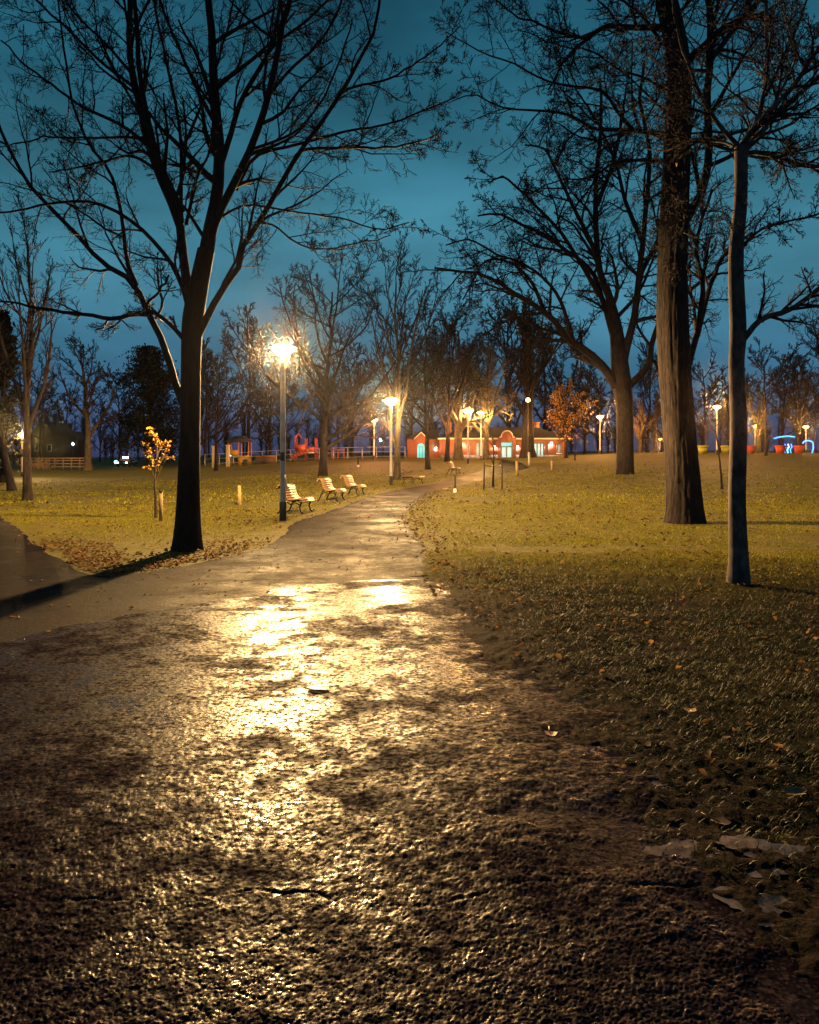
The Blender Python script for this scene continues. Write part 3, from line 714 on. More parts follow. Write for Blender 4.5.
# --- procedural trees
def grown_tree(name, label, base, H, tr, seed, fork=0.3, nl=10, lean=0.0, ang=(28, 55), llen=(0.5, 0.72), up=0.06, wig=0.1, lv=None, mat='bark_dark', twmat='twig', rmin=0.012, group=None, cat='tree', leaf=None, nleaf=0, lsize=0.2):
    g = np.random.default_rng(seed)
    root = empty(name, base); tag(root, label, cat, group)
    n = 14; P = np.zeros((n, 3)); t = np.linspace(0, 1, n)
    P[:, 2] = -0.15 + t * H * 0.82
    P[:, 0] = np.cumsum(g.normal(size=n)) * H * 0.007 * t + lean * P[:, 2]; P[:, 1] = np.cumsum(g.normal(size=n)) * H * 0.007 * t
    R = tr * (1 - 0.85 * t ** 0.8) + 0.01
    link('trunk', rough_tube(P, R, 18, 0.06, seed, 0.25, 3.0), M[mat], root)
    LP, LR = sprout(P[None], R[None], nl, fork, 0.97, ang, llen, 10, wig, up, 0.72, rmin * 2, g, 0.62)
    for i in range(nl):
        v, q = tubes(LP[i:i + 1], LR[i:i + 1], 6)
        link('limb', make_mesh('limb', v, q, smooth=True), M[mat], root)
    lev, sd = [], []; A, B = LP, LR
    for (k, t0, t1, an, ln, nn, wg, upp, sides) in lv:
        A, B = sprout(A, B, k, t0, t1, an, ln, nn, wg, upp, 0.62, rmin, g)
        lev.append((A, B)); sd.append(sides)
    tw = link('twigs', tree_meshes(lev, sd), M[twmat], root); tag(tw, kind='stuff')
    if leaf:
        pts = np.concatenate([l[0][:, -2:].reshape(-1, 3) for l in lev[-2:]]); c = pts[g.choice(len(pts), min(nleaf, len(pts)), replace=False)]
        tag(link('leaves', leaves_mesh(c + g.normal(size=c.shape) * lsize * 0.3, lsize, g), M[leaf], root), kind='stuff')
    return root
LVB = [(7, 0.12, 0.98, (25, 55), (0.32, 0.54), 6, 0.12, 0.05, 3), (7, 0.12, 0.98, (25, 60), (0.34, 0.6), 4, 0.16, 0.05, 3), (9, 0.10, 0.99, (25, 65), (0.40, 0.75), 2, 0.2, 0.05, 3)]
LVA = [(7, 0.12, 0.98, (15, 38), (0.3, 0.5), 6, 0.08, 0.08, 3), (6, 0.12, 0.98, (20, 45), (0.3, 0.55), 4, 0.1, 0.08, 3), (8, 0.10, 0.99, (22, 50), (0.38, 0.65), 2, 0.15, 0.06, 3)]
def plant(px, d, top_py, tr_px, seed, label, **k):
    x = at(px, d); z = gz(x, d); H = zat(top_py, d) - z
    k.setdefault('lv', LVB); k.setdefault('rmin', max(0.007, d * 0.00032)); nm = k.pop('name', 'bare_tree')
    return grown_tree(nm, label, (x, d, z), H, tr_px / 2 * d / F, seed, **k)
plant(28, 33, 205, 9, 101, 'slim bare tree with upright stems, left lawn beside the edge lamp', fork=0.22, nl=11, ang=(14, 34), llen=(0.6, 0.8), up=0.10, lv=LVA, mat='bark_grey')
plant(12, 44, 300, 8, 102, 'dark tree leaning left at the far left edge', fork=0.35, nl=8, lean=-0.22)
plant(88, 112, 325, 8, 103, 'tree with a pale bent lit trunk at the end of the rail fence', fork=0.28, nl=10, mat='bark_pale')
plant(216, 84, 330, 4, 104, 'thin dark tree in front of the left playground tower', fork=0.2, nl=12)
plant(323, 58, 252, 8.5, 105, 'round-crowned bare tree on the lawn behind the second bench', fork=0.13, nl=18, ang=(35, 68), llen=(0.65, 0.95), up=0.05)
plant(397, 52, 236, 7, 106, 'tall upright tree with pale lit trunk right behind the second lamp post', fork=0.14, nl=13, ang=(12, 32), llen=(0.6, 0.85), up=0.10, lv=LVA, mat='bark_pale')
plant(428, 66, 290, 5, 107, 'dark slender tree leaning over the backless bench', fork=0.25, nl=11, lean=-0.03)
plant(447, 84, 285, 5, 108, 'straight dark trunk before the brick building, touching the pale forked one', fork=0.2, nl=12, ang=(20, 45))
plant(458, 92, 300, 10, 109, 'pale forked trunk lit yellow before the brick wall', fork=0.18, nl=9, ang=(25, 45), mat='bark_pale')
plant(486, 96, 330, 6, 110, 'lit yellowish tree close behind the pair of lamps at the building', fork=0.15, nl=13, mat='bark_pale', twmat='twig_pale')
plant(528, 103, 285, 15, 111, 'thick trunk standing before the right half of the brick building', fork=0.28, nl=13, ang=(30, 60), mat='bark_grey')
plant(566, 86, 384, 4, 112, 'small tree with orange leaves at the right end of the building', fork=0.2, nl=16, ang=(32, 60), llen=(0.6, 0.9), leaf='leaf_orange', nleaf=3600, lsize=0.2, name='leafy_tree')
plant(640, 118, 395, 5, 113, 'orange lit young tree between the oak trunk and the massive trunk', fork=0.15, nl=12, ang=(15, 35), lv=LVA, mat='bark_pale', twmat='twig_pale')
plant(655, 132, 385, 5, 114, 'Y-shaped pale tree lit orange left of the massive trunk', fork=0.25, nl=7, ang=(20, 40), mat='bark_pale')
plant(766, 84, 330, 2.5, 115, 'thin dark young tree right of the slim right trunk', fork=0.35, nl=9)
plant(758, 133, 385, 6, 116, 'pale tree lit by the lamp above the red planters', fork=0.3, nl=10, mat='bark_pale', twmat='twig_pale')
plant(826, 100, 285, 8, 117, 'broad bare tree cut by the right edge behind the planters', fork=0.2, nl=14)
plant(800, 120, 350, 6, 118, 'bare tree over the blue light arch', fork=0.2, nl=12)

# row of far trees: five built, then copied with their parts
def copy_tree(o, parent=None):
    c = o.copy(); COL.objects.link(c); c.parent = parent
    for ch in list(o.children): copy_tree(ch, c)
    return c
FAR = [(40, 150, 355, 'far bare tree behind the dark house'), (66, 175, 380, 'far bare tree right of the house roofs'), (196, 140, 350, 'far bare tree left of the playground'),
 (248, 150, 300, 'tall far bare tree above the left playground tower'), (285, 170, 345, 'far bare tree behind the nearest lamp post'), (352, 150, 320, 'far bare tree right of the red playground tower'),
 (412, 160, 350, 'far bare tree above the arched door'), (510, 135, 290, 'tall far bare tree above the building gable'), (545, 150, 310, 'far bare tree over the right half of the roof'),
 (585, 165, 350, 'far bare tree behind the orange-leaved tree'), (600, 140, 360, 'far bare tree behind the lamp left of the oak'), (648, 170, 340, 'far bare tree just right of the oak trunk'),
 (705, 150, 350, 'far bare tree right of the massive trunk'), (728, 170, 370, 'far bare tree above the yellow planters'), (782, 165, 340, 'far bare tree above the red planters'),
 (205, 125, 335, 'far bare tree just right of the big left tree'), (270, 130, 355, 'far bare tree left of the nearest lamp post'), (338, 128, 345, 'far bare tree over the climbing frame'),
 (432, 125, 320, 'far bare tree over the left wing of the building'), (478, 130, 330, 'far bare tree over the middle of the roof'), (560, 128, 345, 'far bare tree over the right end of the roof'),
 (622, 150, 375, 'far bare tree hidden behind the oak trunk'), (672, 145, 380, 'far bare tree showing beside the massive trunk'), (745, 140, 365, 'far bare tree beside the slim right trunk'),
 (815, 150, 365, 'far bare tree at the right edge behind the arch'), (20, 140, 385, 'far bare tree behind the left edge lamp'), (100, 190, 400, 'far bare tree behind the pale bent trunk'),
 (320, 185, 360, 'far bare tree behind the round-crowned tree'), (460, 175, 340, 'far bare tree behind the pale forked trunk'), (120, 165, 360, 'far bare tree behind the dark dense tree'), (160, 190, 370, 'far bare tree by the traffic lights')]
protos = []
for i, (px, d, ty, lab) in enumerate(FAR):
    x = at(px, d); z = gz(x, d); H = zat(ty, d) - z
    if i < 4:
        r = grown_tree('far_tree', lab, (x, d, z), 20.0, 0.30, 200 + i, fork=0.14, nl=14, ang=(25, 58), lv=LVB, rmin=0.05, group='far trees along the park edge')
        protos.append(r)
    else:
        r = copy_tree(protos[i % 4]); r['label'] = lab; r.location = (x, d, z)
    r.scale = (H / 20.0,) * 3; r.rotation_euler = (0, 0, i * 2.1)

def far_wood():
    g = np.random.default_rng(77); n = 120; per = 130
    d = g.uniform(205, 250, n); px = np.linspace(-120, 940, n) + g.normal(size=n) * 6; X = (px - U0) / F * d; Z = elev(X, d); H = g.uniform(7, 15, n)
    k = np.repeat(np.arange(n), per); t = g.random(n * per) ** 0.7
    st = np.stack([X[k] + g.normal(size=len(k)) * 0.25, d[k] + g.normal(size=len(k)) * 0.25, Z[k] + H[k] * t * 0.8], 1)
    dr = unit(np.stack([g.normal(size=len(k)) * 0.55, g.normal(size=len(k)) * 0.55, np.abs(g.normal(size=len(k)) * 0.4) + 0.55], 1))
    P = np.stack([st, st + dr * (g.uniform(1.2, 4.2, len(k)))[:, None]], 1)
    tr = np.stack([np.stack([X, d, Z - 0.2], 1), np.stack([X + g.normal(size=n) * .4, d, Z + H * .5], 1), np.stack([X + g.normal(size=n) * .6, d, Z + H * .85], 1)], 1)
    me = tree_meshes([(tr, np.tile(np.array([0.26, 0.16, 0.05]), (n, 1))), (P, np.full((len(k), 2), 0.07))], [4, 3])
    tag(link('far_wood', me, M['twig']), 'dark mass of bare trees far behind the park', 'trees', kind='stuff')
far_wood()

# evergreens: dense dark crowns of small leaf faces
def evergreen(label, px, d, top, w_px, seed, nleaf, shape, name='evergreen_tree'):
    g = np.random.default_rng(seed); x = at(px, d); z = gz(x, d); H = zat(top, d) - z; W = w_px / 2 * d / F
    root = empty(name, (x, d, z)); tag(root, label, 'tree')
    P = np.stack([np.zeros(8), np.zeros(8), np.linspace(-0.1, H * 0.9, 8)], 1)
    link('trunk', rough_tube(P, np.linspace(0.03 * H, 0.02, 8), 12, 0.05, seed, 0.2), M['bark_dark'], root)
    z0 = 0.02 if shape == 'column' else 0.16
    nc = 46; t = g.random(nc) ** 0.9; a = g.random(nc) * 2 * np.pi
    rad = np.minimum(1, (1 - t) * 3.0) ** 0.6 if shape == 'column' else np.sqrt(np.clip(1 - (2 * t - 0.8) ** 2, 0.03, 1))
    rr = W * rad * g.uniform(0.1, 1.0, nc)
    cc = np.stack([np.cos(a) * rr, np.sin(a) * rr, H * (z0 + (1 - z0) * t)], 1)
    k = g.integers(0, nc, nleaf); sz = (g.uniform(0.35, 1.0, nc) * W * 0.30)[k][:, None]
    c = cc[k] + g.normal(size=(nleaf, 3)) * sz * np.array([0.8, 0.8, 0.55]); c[:, 2] = np.clip(c[:, 2], 0.1, H * 1.02)
    LP = np.stack([np.stack([cc[i] * np.array([f, f, 1]) + np.array([0, 0, -(1 - f) * 0.25 * cc[i][2]]) for f in np.linspace(0, 1.1, 6)]) for i in range(nc)])
    v, q = tubes(LP, np.repeat(np.linspace(0.012 * H, 0.002 * H, 6)[None], nc, 0), 4); link('limbs', make_mesh('limbs', v, q), M['bark_dark'], root)['kind'] = 'stuff'
    tag(link('crown', leaves_mesh(c, H * 0.022, g, 0.2), M['leaf_dark'], root), kind='stuff')
evergreen('black columnar evergreen filling the far left edge', 3, 62, 312, 32, 301, 12000, 'column')
evergreen('dense dark round tree behind the yellow-leaved sapling', 150, 128, 350, 84, 302, 17000, 'round')

# --- young trees
sap = plant(156, 22.9, 412, 2.6, 401, 'small sapling with yellow leaves beside the short wooden post', name='sapling', fork=0.42, nl=11, ang=(22, 42), llen=(0.34, 0.5), up=0.09,
      lv=[(4, 0.3, 0.98, (20, 45), (0.3, 0.5), 5, 0.08, 0.06, 4), (2, 0.3, 0.98, (20, 50), (0.4, 0.6), 4, 0.1, 0.06, 3)], mat='bark_pale', twmat='twig_pale', rmin=0.006, leaf='leaf_yellow', nleaf=330, lsize=0.09)
plant(722, 39, 395, 2.2, 402, 'thin leaning sapling in a bare soil ring between the right trunks', name='sapling', fork=0.5, nl=6, lean=-0.03, lv=LVA[:2], mat='bark_grey', rmin=0.008)
plant(493, 43.5, 425, 2.2, 403, 'thin sapling tied between two stakes beside the bend of the path', name='sapling', fork=0.45, nl=7, ang=(15, 35), lv=LVA[:2], rmin=0.008)
plant(575, 78, 432, 1.6, 404, 'tiny bare sapling on the far lawn below the orange-leaved tree', name='sapling', fork=0.4, nl=6, lv=LVA[:2], rmin=0.01)
plant(686, 70, 430, 1.8, 405, 'tiny bare sapling in front of the left yellow planter', name='sapling', fork=0.4, nl=6, lv=LVA[:2], rmin=0.01)

# ------------------------------------------------------------------ benches
M['bench_wood'] = simple('bench_wood', (0.24, 0.145, 0.08), 0.55, 0, 0.4, 14)
M['iron'] = simple('cast_iron', (0.018, 0.017, 0.018), 0.5, 0.4)
bench_prof = [(-0.40, 0.80), (-0.37, 0.855), (-0.30, 0.865), (-0.245, 0.81), (-0.215, 0.735), (-0.19, 0.655), (-0.165, 0.575), (-0.13, 0.50), (-0.065, 0.445), (0.02, 0.43), (0.105, 0.435), (0.19, 0.45), (0.275, 0.455), (0.35, 0.435), (0.39, 0.375)]
def make_bench(label, px, py, rz, L=1.45, back=True, group='wooden park benches'):
    X, Y = px2ground(px, py)
    root = empty('park_bench', (X, Y, gz(X, Y)), rz); tag(root, label, 'bench', group)
    prof = bench_prof if back else [(-0.42, 0.375), (-0.36, 0.44)] + [(-0.27 + 0.09 * i, 0.455) for i in range(7)] + [(0.36, 0.44), (0.42, 0.375)]
    me = None
    for i, (x, z) in enumerate(prof):
        a, b = prof[max(i - 1, 0)], prof[min(i + 1, len(prof) - 1)]
        th = math.atan2(b[1] - a[1], b[0] - a[0])
        if me is None:
            me = MB().box((0, 0, 0), (0.068, L, 0.032)).mesh('slat')
        o = link('slat', me, M['bench_wood'], root); o.location = (x, 0, z); o.rotation_euler = (0, -th, 0)
    for y in (-L * 0.40, L * 0.40):
        b = MB()
        b.tube([(p[0] + 0.005, y, p[1] - 0.035) for p in prof], 0.020, 6)
        if back:
            b.tube([(-0.16, y, 0.52), (-0.22, y, 0.38), (-0.30, y, 0.22), (-0.36, y, 0.06), (-0.42, y, 0.02)], 0.026, 6)
            b.tube([(0.36, y, 0.40), (0.30, y, 0.30), (0.27, y, 0.2), (0.31, y, 0.07), (0.38, y, 0.02)], 0.026, 6)
            b.tube([(-0.27, y, 0.28), (-0.12, y, 0.36), (0.02, y, 0.27), (0.14, y, 0.35), (0.29, y, 0.26)], 0.018, 6)
        else:
            for s in (-1, 1):
                b.tube([(0.36 * s, y, 0.41), (0.28 * s, y, 0.3), (0.26 * s, y, 0.18), (0.32 * s, y, 0.06), (0.38 * s, y, 0.02)], 0.026, 6)
            b.tube([(-0.27, y, 0.25), (0, y, 0.33), (0.27, y, 0.25)], 0.018, 6)
        b.build('leg_frame', M['iron'], root, True)
    return root
make_bench('nearest wooden bench, half hidden by the tall lamp post', 296, 513, math.radians(-7))
make_bench('second bench from the nearest lamp post, left of a like bench', 332, 501, math.radians(-9))
make_bench('third wooden bench, below the right side of the round-crowned tree', 353.5, 495.5, math.radians(-10))
make_bench('low backless bench on the grass right of the second lamp post', 413, 484, math.radians(-30), back=False)
make_bench('farthest wooden bench, alone on the lawn before the building', 454, 474, math.radians(-14), L=1.6)

# ------------------------------------------------------------------ posts, stakes
M['post_wood'] = simple('post_wood', (0.36, 0.25, 0.11), 0.7, 0, 0.3, 14, bmp=0.3)
M['white_paint'] = simple('white_paint', (0.7, 0.68, 0.62), 0.6)
M['dark_wood'] = simple('dark_wood', (0.05, 0.035, 0.025), 0.8)
def post(label, px, py, h_px, wpx=3.0, mat='post_wood', foot=False, tilt=0.0):
    X, Y = px2ground(px, py); h = h_px * Y / F; wd = wpx * Y / F
    root = empty('short_post', (X, Y, gz(X, Y)), 0.2); tag(root, label, 'post', 'short posts on the lawn')
    w2 = wd / 2
    b = MB().prism([(-w2, -0.1), (w2, -0.1), (w2, h * 0.96), (-w2, h)], -w2, w2); o = b.build('shaft', M[mat], root)
    cap = MB().prism([(-w2 * 1.15, h * 1.003), (w2 * 1.15, h * 0.963), (w2 * 1.15, h * 0.985), (-w2 * 1.15, h * 1.03)], -w2 * 1.15, w2 * 1.15); cap.build('cap', M['dark_wood'], root)
    if foot: MB().lathe([(wd * 0.9, -0.02), (wd * 1.0, 0.10), (wd * 0.6, 0.20)], 10).build('foot', M['white_paint'], root)
    root.rotation_euler[1] = tilt
post('short wooden post beside the yellow-leaved sapling', 161, 521, 30, 3.4)
post('short wooden post on the grass left of the nearest bench', 240, 505, 20, 3.2, tilt=-0.03)
post('yellow lit post on the lawn right of the staked sapling', 517, 476, 15, 2.4)
post('pale post with dark ring far right of the building door', 552, 470.5, 10, 1.8)
post('small signpost in front of the thick trunk at the building', 529, 465, 13, 1.6, 'white_paint')
post('dark post with white foot at the left side of the path bend', 455, 492.5, 17, 2.0, 'dark_wood', True)
post('dark post with white foot on the lawn behind the third bench', 358, 467, 9, 1.4, 'dark_wood', True)
for px, lab in ((484, 'left dark stake beside the tied sapling'), (502, 'right dark stake beside the tied sapling')):
    X, Y = px2ground(px, 490); root = empty('tree_stake', (X, Y, gz(X, Y))); tag(root, lab, 'stake', 'stakes of the tied sapling')
    MB().tube([(0, 0, -0.1), (0.01, 0, 1.38)], [0.045, 0.038], 7).build('shaft', M['dark_wood'], root)
    sx = at(493, 43.5) - X
    MB().tube([(0.01, 0, 1.25), (sx * 0.5, 0.0, 1.19), (sx, 43.5 - Y, 1.24)], 0.012, 5).build('tie', M['iron'], root)

# ------------------------------------------------------------------ brick building
def brick_mat():
    m, t, b = mat_nodes('red_brick')
    v = scaled(t, obj_co(t), (1, 1, 1))
    sx = t.nodes.new('ShaderNodeSeparateXYZ'); t.links.new(v, sx.inputs[0])
    cb = t.nodes.new('ShaderNodeCombineXYZ'); t.links.new(mth(t, 'ADD', sx.outputs['X'], sx.outputs['Y']), cb.inputs[0]); t.links.new(sx.outputs['Z'], cb.inputs[1])
    br = t.nodes.new('ShaderNodeTexBrick'); t.links.new(cb.outputs[0], br.inputs['Vector'])
    br.inputs['Scale'].default_value = 1.0; br.inputs['Brick Width'].default_value = 0.24; br.inputs['Row Height'].default_value = 0.08; br.inputs['Mortar Size'].default_value = 0.008
    br.inputs['Color1'].default_value = (0.22, 0.062, 0.024, 1); br.inputs['Color2'].default_value = (0.27, 0.085, 0.035, 1); br.inputs['Mortar'].default_value = (0.2, 0.14, 0.10, 1)
    t.links.new(br.outputs[0], b.inputs['Base Color']); b.inputs['Roughness'].default_value = 0.85
    return m
M['brick'] = brick_mat()
M['roof'] = simple('dark_shingles', (0.010, 0.008, 0.009), 0.9)
M['trim'] = simple('white_trim', (0.62, 0.58, 0.52), 0.6, 0, 0.1)
M['frame'] = simple('grey_frame', (0.16, 0.17, 0.18), 0.5)
M['lit_pane'] = emis('lit_pane', (0.30, 0.62, 0.70), 0.75)
M['dim_pane'] = emis('dim_pane', (0.22, 0.36, 0.42), 0.35)
M['cyan_pane'] = emis('cyan_pane', (0.10, 0.62, 0.72), 0.8)
def build_house():
    d = 110.0; s = d / F
    bx = at(504, d); bz = gz(bx, d) - 0.05
    root = empty('park_building', (bx, d, bz)); tag(root, 'long low red brick building with curved centre gable and lit doors', 'building')
    X = lambda p: (p - 504) * s; Zp = lambda y: (458 - y) * s
    eave = Zp(438)
    xl, xr = X(440.5), X(567)
    # main block, front face at y = 0
    MB().box(((xl + xr) / 2, 4, eave / 2), (xr - xl, 8, eave)).build('wall', M['brick'], root)
    rf = MB(); o_ = 0.35
    rv = [(xl - o_, -o_, eave), (xr + o_, -o_, eave), (xr + o_, 8 + o_, eave), (xl - o_, 8 + o_, eave), (xl + 3.4, 4, eave + 1.7), (xr - 3.4, 4, eave + 1.7)]
    rf.add(rv, [(0, 1, 5, 4), (2, 3, 4, 5)], [(1, 2, 5), (3, 0, 4), ]); rf.build('roof', M['roof'], root)
    MB().box(((xl + xr) / 2, -o_ - 0.03, eave - 0.06), (xr - xl + 2 * o_ + 0.1, 0.12, 0.2)).build('fascia', M['trim'], root)
    # curved parapet gable with the main door
    gl, gr = X(497.5), X(515.5); pr = [(gl, 0.0), (gr, 0.0), (gr, eave + 0.1), (gr - 0.45, eave + 0.12)]
    cx = (gl + gr) / 2; rad = (gr - gl) / 2 - 0.45
    pr += [(cx + rad * math.cos(a), eave + 0.12 + 0.85 * math.sin(a)) for a in np.linspace(0.12, math.pi - 0.12, 9)] + [(gl + 0.45, eave + 0.12), (gl, eave + 0.1)]
    gb = MB().prism(pr, -0.6, -0.002).build('gable', M['brick'], root)
    arc = [(gr - 0.2, -0.62, eave + 0.14), (gr - 0.45, -0.62, eave + 0.16)] + [(cx + rad * math.cos(a), -0.62, eave + 0.17 + 0.85 * math.sin(a)) for a in np.linspace(0.12, math.pi - 0.12, 11)] + [(gl + 0.45, -0.62, eave + 0.16), (gl + 0.2, -0.62, eave + 0.14)]
    MB().tube(arc, 0.09, 6).build('coping', M['trim'], gb)
    def opening(nm, x0, x1, y0, y1, yf, cols, pane, transom=None):
        a, b, z0, z1 = X(x0), X(x1), Zp(y1), Zp(y0)
        fr = MB(); t = 0.10
        for xx in (a, b): fr.box((xx, yf - 0.05, (z0 + z1) / 2), (t, 0.12, z1 - z0))
        fr.box(((a + b) / 2, yf - 0.05, z1 - t / 2), (b - a - t, 0.12, t)); fr.box(((a + b) / 2, yf - 0.05, z0 + 0.06), (b - a - t, 0.12, 0.12))
        dz = z1 - t
        if transom: dz = Zp(transom); fr.box(((a + b) / 2, yf - 0.05, dz), (b - a - t, 0.12, 0.14))
        for i in range(1, cols): fr.box((a + (b - a) * i / cols, yf - 0.05, (z0 + dz) / 2 + 0.03), (0.14, 0.11, dz - z0 - 0.14))
        o = fr.build(nm, M['frame'], root)
        wdt = (b - a - t) / cols
        for i in range(cols):
            MB().box((a + t / 2 + wdt * (i + 0.5), yf - 0.02, (z0 + dz) / 2 + 0.03), (wdt - 0.16, 0.03, dz - z0 - 0.2)).build('pane', M[pane], o)
        if transom: MB().box(((a + b) / 2, yf - 0.02, (dz + z1 - t) / 2 + 0.03), (b - a - t - 0.04, 0.03, z1 - t - dz - 0.12)).build('transom_pane', M['cyan_pane'], o)
        return o
    opening('double_door', 500.3, 511.7, 441.5, 457.8, -0.6, 2, 'lit_pane', 446.5)
    opening('glazed_door', 475.5, 487, 441.5, 457.8, 0, 3, 'dim_pane')
    opening('glazed_door', 533.5, 544, 442, 456.5, 0, 3, 'lit_pane')
    opening('window', 556.8, 561, 443, 452.5, 0, 1, 'dim_pane')
    MB().box((X(559), -0.1, Zp(453.2)), (0.8, 0.2, 0.1)).build('sill', M['trim'], root)
    # recessed left wing with small gable and arched door
    wl, wr = X(407), xl - 0.003
    MB().box(((wl + wr) / 2, 7, eave / 2), (wr - wl, 7, eave)).build('wing_wall', M['brick'], root)
    rv = [(wl - .3, 3.2, eave), (wr, 3.2, eave), (wr, 10.8, eave), (wl - .3, 10.8, eave), (wl + 2.2, 7, eave + 1.5), (wr, 7, eave + 1.5)]
    MB().add(rv, [(0, 1, 5, 4), (2, 3, 4, 5)], [(3, 0, 4)]).build('wing_roof', M['roof'], root)
    a, b = X(415), X(428); c = (a + b) / 2
    pg = MB().prism([(a, 0), (b, 0), (b, eave), (c, eave + 0.85), (a, eave)], 2.6, 3.498).build('porch', M['brick'], root)
    MB().tube([(a - 0.1, 2.55, eave), (c, 2.55, eave + 0.93), (b + 0.1, 2.55, eave)], 0.09, 5).build('coping', M['trim'], pg)
    r_ = X(425) - X(421.2); ar = [(X(421.2) - r_, 0.1), (X(421.2) + r_, 0.1), (X(421.2) + r_, 1.6)] + [(X(421.2) + r_ * math.cos(t), 1.6 + r_ * math.sin(t)) for t in np.linspace(0.2, math.pi - 0.2, 7)] + [(X(421.2) - r_, 1.6)]
    ad = MB().prism(ar, 2.54, 2.59).build('arched_door', M['cyan_pane'], root)
    for q in (-0.2, 0.2): MB().box((X(421.2) + q, 2.5, 0.85), (0.07, 0.06, 1.5)).build('door_stile', M['frame'], ad)
    MB().box((X(421.2), 2.5, 1.62), (2 * r_, 0.06, 0.08)).build('door_rail', M['frame'], ad)
    w = MB().box((X(434), 3.44, 1.6), (0.5, 0.1, 1.5)).build('window', M['frame'], root)
    for px in (441.5, 470, 524, 548, 566): MB().box((X(px), -0.07, eave / 2 - 0.08), (0.10, 0.10, eave - 0.2)).build('downpipe', M['frame'], root)
    for px in (450, 541): MB().box((X(px), 4.2, eave + 1.5), (0.8, 0.6, 1.6)).box((X(px), 4.2, eave + 2.36), (0.95, 0.75, 0.12)).build('chimney', M['brick'], root)
    MB().box(((xl + xr) / 2, -0.05, 0.2), (xr - xl, 0.1, 0.5)).build('plinth', M['frame'], root)
    # wall lanterns that wash the brick pinkish white
    for px, py, yf in ((461, 440.5, 0), (494.3, 445, 0), (517.5, 445, 0), (551.5, 441.5, 0), (437, 446, 3.5)):
        lm = MB().box((X(px), yf - 0.10, Zp(py)), (0.22, 0.18, 0.12)).box((X(px), yf - 0.02, Zp(py) + 0.04), (0.12, 0.03, 0.3)).build('wall_lamp', M['frame'], root)
        MB().box((X(px), yf - 0.12, Zp(py) - 0.085), (0.18, 0.16, 0.05)).build('lamp_glass', emis('wall_lamp_glow', (1.0, 0.75, 0.70), 30), lm)
        ld = bpy.data.lights.new('wall_lamp_light', 'SPOT'); ld.energy = 420; ld.color = (1.0, 0.66, 0.58); ld.spot_size = math.radians(150); ld.spot_blend = 0.5; ld.shadow_soft_size = 0.06
        lo = bpy.data.objects.new('wall_lamp_light', ld); COL.objects.link(lo); lo.parent = root; lo.location = (X(px), yf - 0.28, Zp(py) - 0.14)
build_house()

# ------------------------------------------------------------------ planters and blue lights at the right
M['pot_yellow'] = simple('yellow_plastic', (0.26, 0.25, 0.02), 0.6, 0, 0.3)
M['pot_red'] = simple('red_plastic', (0.30, 0.035, 0.014), 0.6, 0, 0.3)
M['soil'] = simple('soil', (0.02, 0.014, 0.01), 0.9)
def planter(px, d, wpx, mat, label):
    x = at(px, d); z = gz(x, d); r = wpx / 2 * d / F
    root = empty('planter', (x, d, z)); tag(root, label, 'planter', 'giant flower pots on the crest of the lawn')
    h = r * 1.45
    MB().lathe([(0.001, 0.0), (r * 0.68, 0.0), (r * 0.86, h * 0.8), (r * 0.84, h * 0.8)], 28).build('pot', M[mat], root, False)
    MB().lathe([(r * 0.87, h * 0.78), (r, h * 0.79), (r * 1.02, h), (r * 0.94, h), (r * 0.90, h * 0.85)], 28).build('rim', M[mat], root)
    MB().lathe([(r * 0.92, h * 0.9), (0.001, h * 0.93)], 28).build('soil', M['soil'], root)
planter(703, 92, 11, 'pot_yellow', 'yellow planter right beside the massive trunk')
planter(726, 92, 11, 'pot_yellow', 'yellow planter just left of the slim right trunk')
planter(750, 93, 11, 'pot_red', 'red planter just right of the slim right trunk')
planter(780.5, 94, 11, 'pot_red', 'middle red planter, left of the blue lights')
planter(799, 94, 11, 'pot_red', 'rightmost red planter, below the blue light arch')
M['blue_led'] = emis('blue_led', (0.04, 0.22, 1.0), 4)
M['cyan_led'] = emis('cyan_led', (0.2, 0.6, 1.0), 5)
def blue_lights():
    d = 118.0; x0 = at(786, d); z0 = gz(x0, d); s = d / F
    root = empty('light_decoration', (x0, d, z0)); tag(root, 'blue glowing canopy of string lights behind the red planters', 'lights')
    X = lambda p: (p - 786) * s; Z = lambda y: zat(y, d) - z0
    MB().tube([(X(774), 0, Z(438.5)), (X(780), 0.3, Z(437)), (X(787), 0, Z(436)), (X(794), -0.3, Z(437))], 0.09, 6).build('light_string', M['blue_led'], root)
    for k, p in enumerate((785, 788, 791)):
        MB().tube([(X(p), 0, Z(444)), (X(p + 1), 0, Z(447)), (X(p - .7), 0, Z(449.5)), (X(p), 0, Z(453.5))], 0.07, 5).build('light_string', M['cyan_led' if k == 1 else 'blue_led'], root)
    for p in (774.5, 793.5): MB().tube([(X(p), 0, -0.1), (X(p), 0, Z(438))], 0.05, 6).build('stand', M['iron'], root)
    x1 = at(808, d); z1 = gz(x1, d); r2 = empty('light_arch', (x1, d, z1)); tag(r2, 'small blue light arch at the right end of the planters', 'lights')
    q = [( -0.75, 0, zat(443, d) - z1)] + [(0.0 + 0.75 * math.cos(a), 0, zat(443.5, d) - z1 + 0.45 * math.sin(a)) for a in np.linspace(math.pi, 0, 8)] + [(0.8, 0, zat(448, d) - z1), (0.6, 0, 0)]
    MB().tube(q, 0.08, 6).build('light_string', M['blue_led'], r2)
    MB().tube([(-0.75, 0.1, -0.1), (-0.75, 0.1, q[0][2])], 0.04, 6).build('stand', M['iron'], r2)
blue_lights()

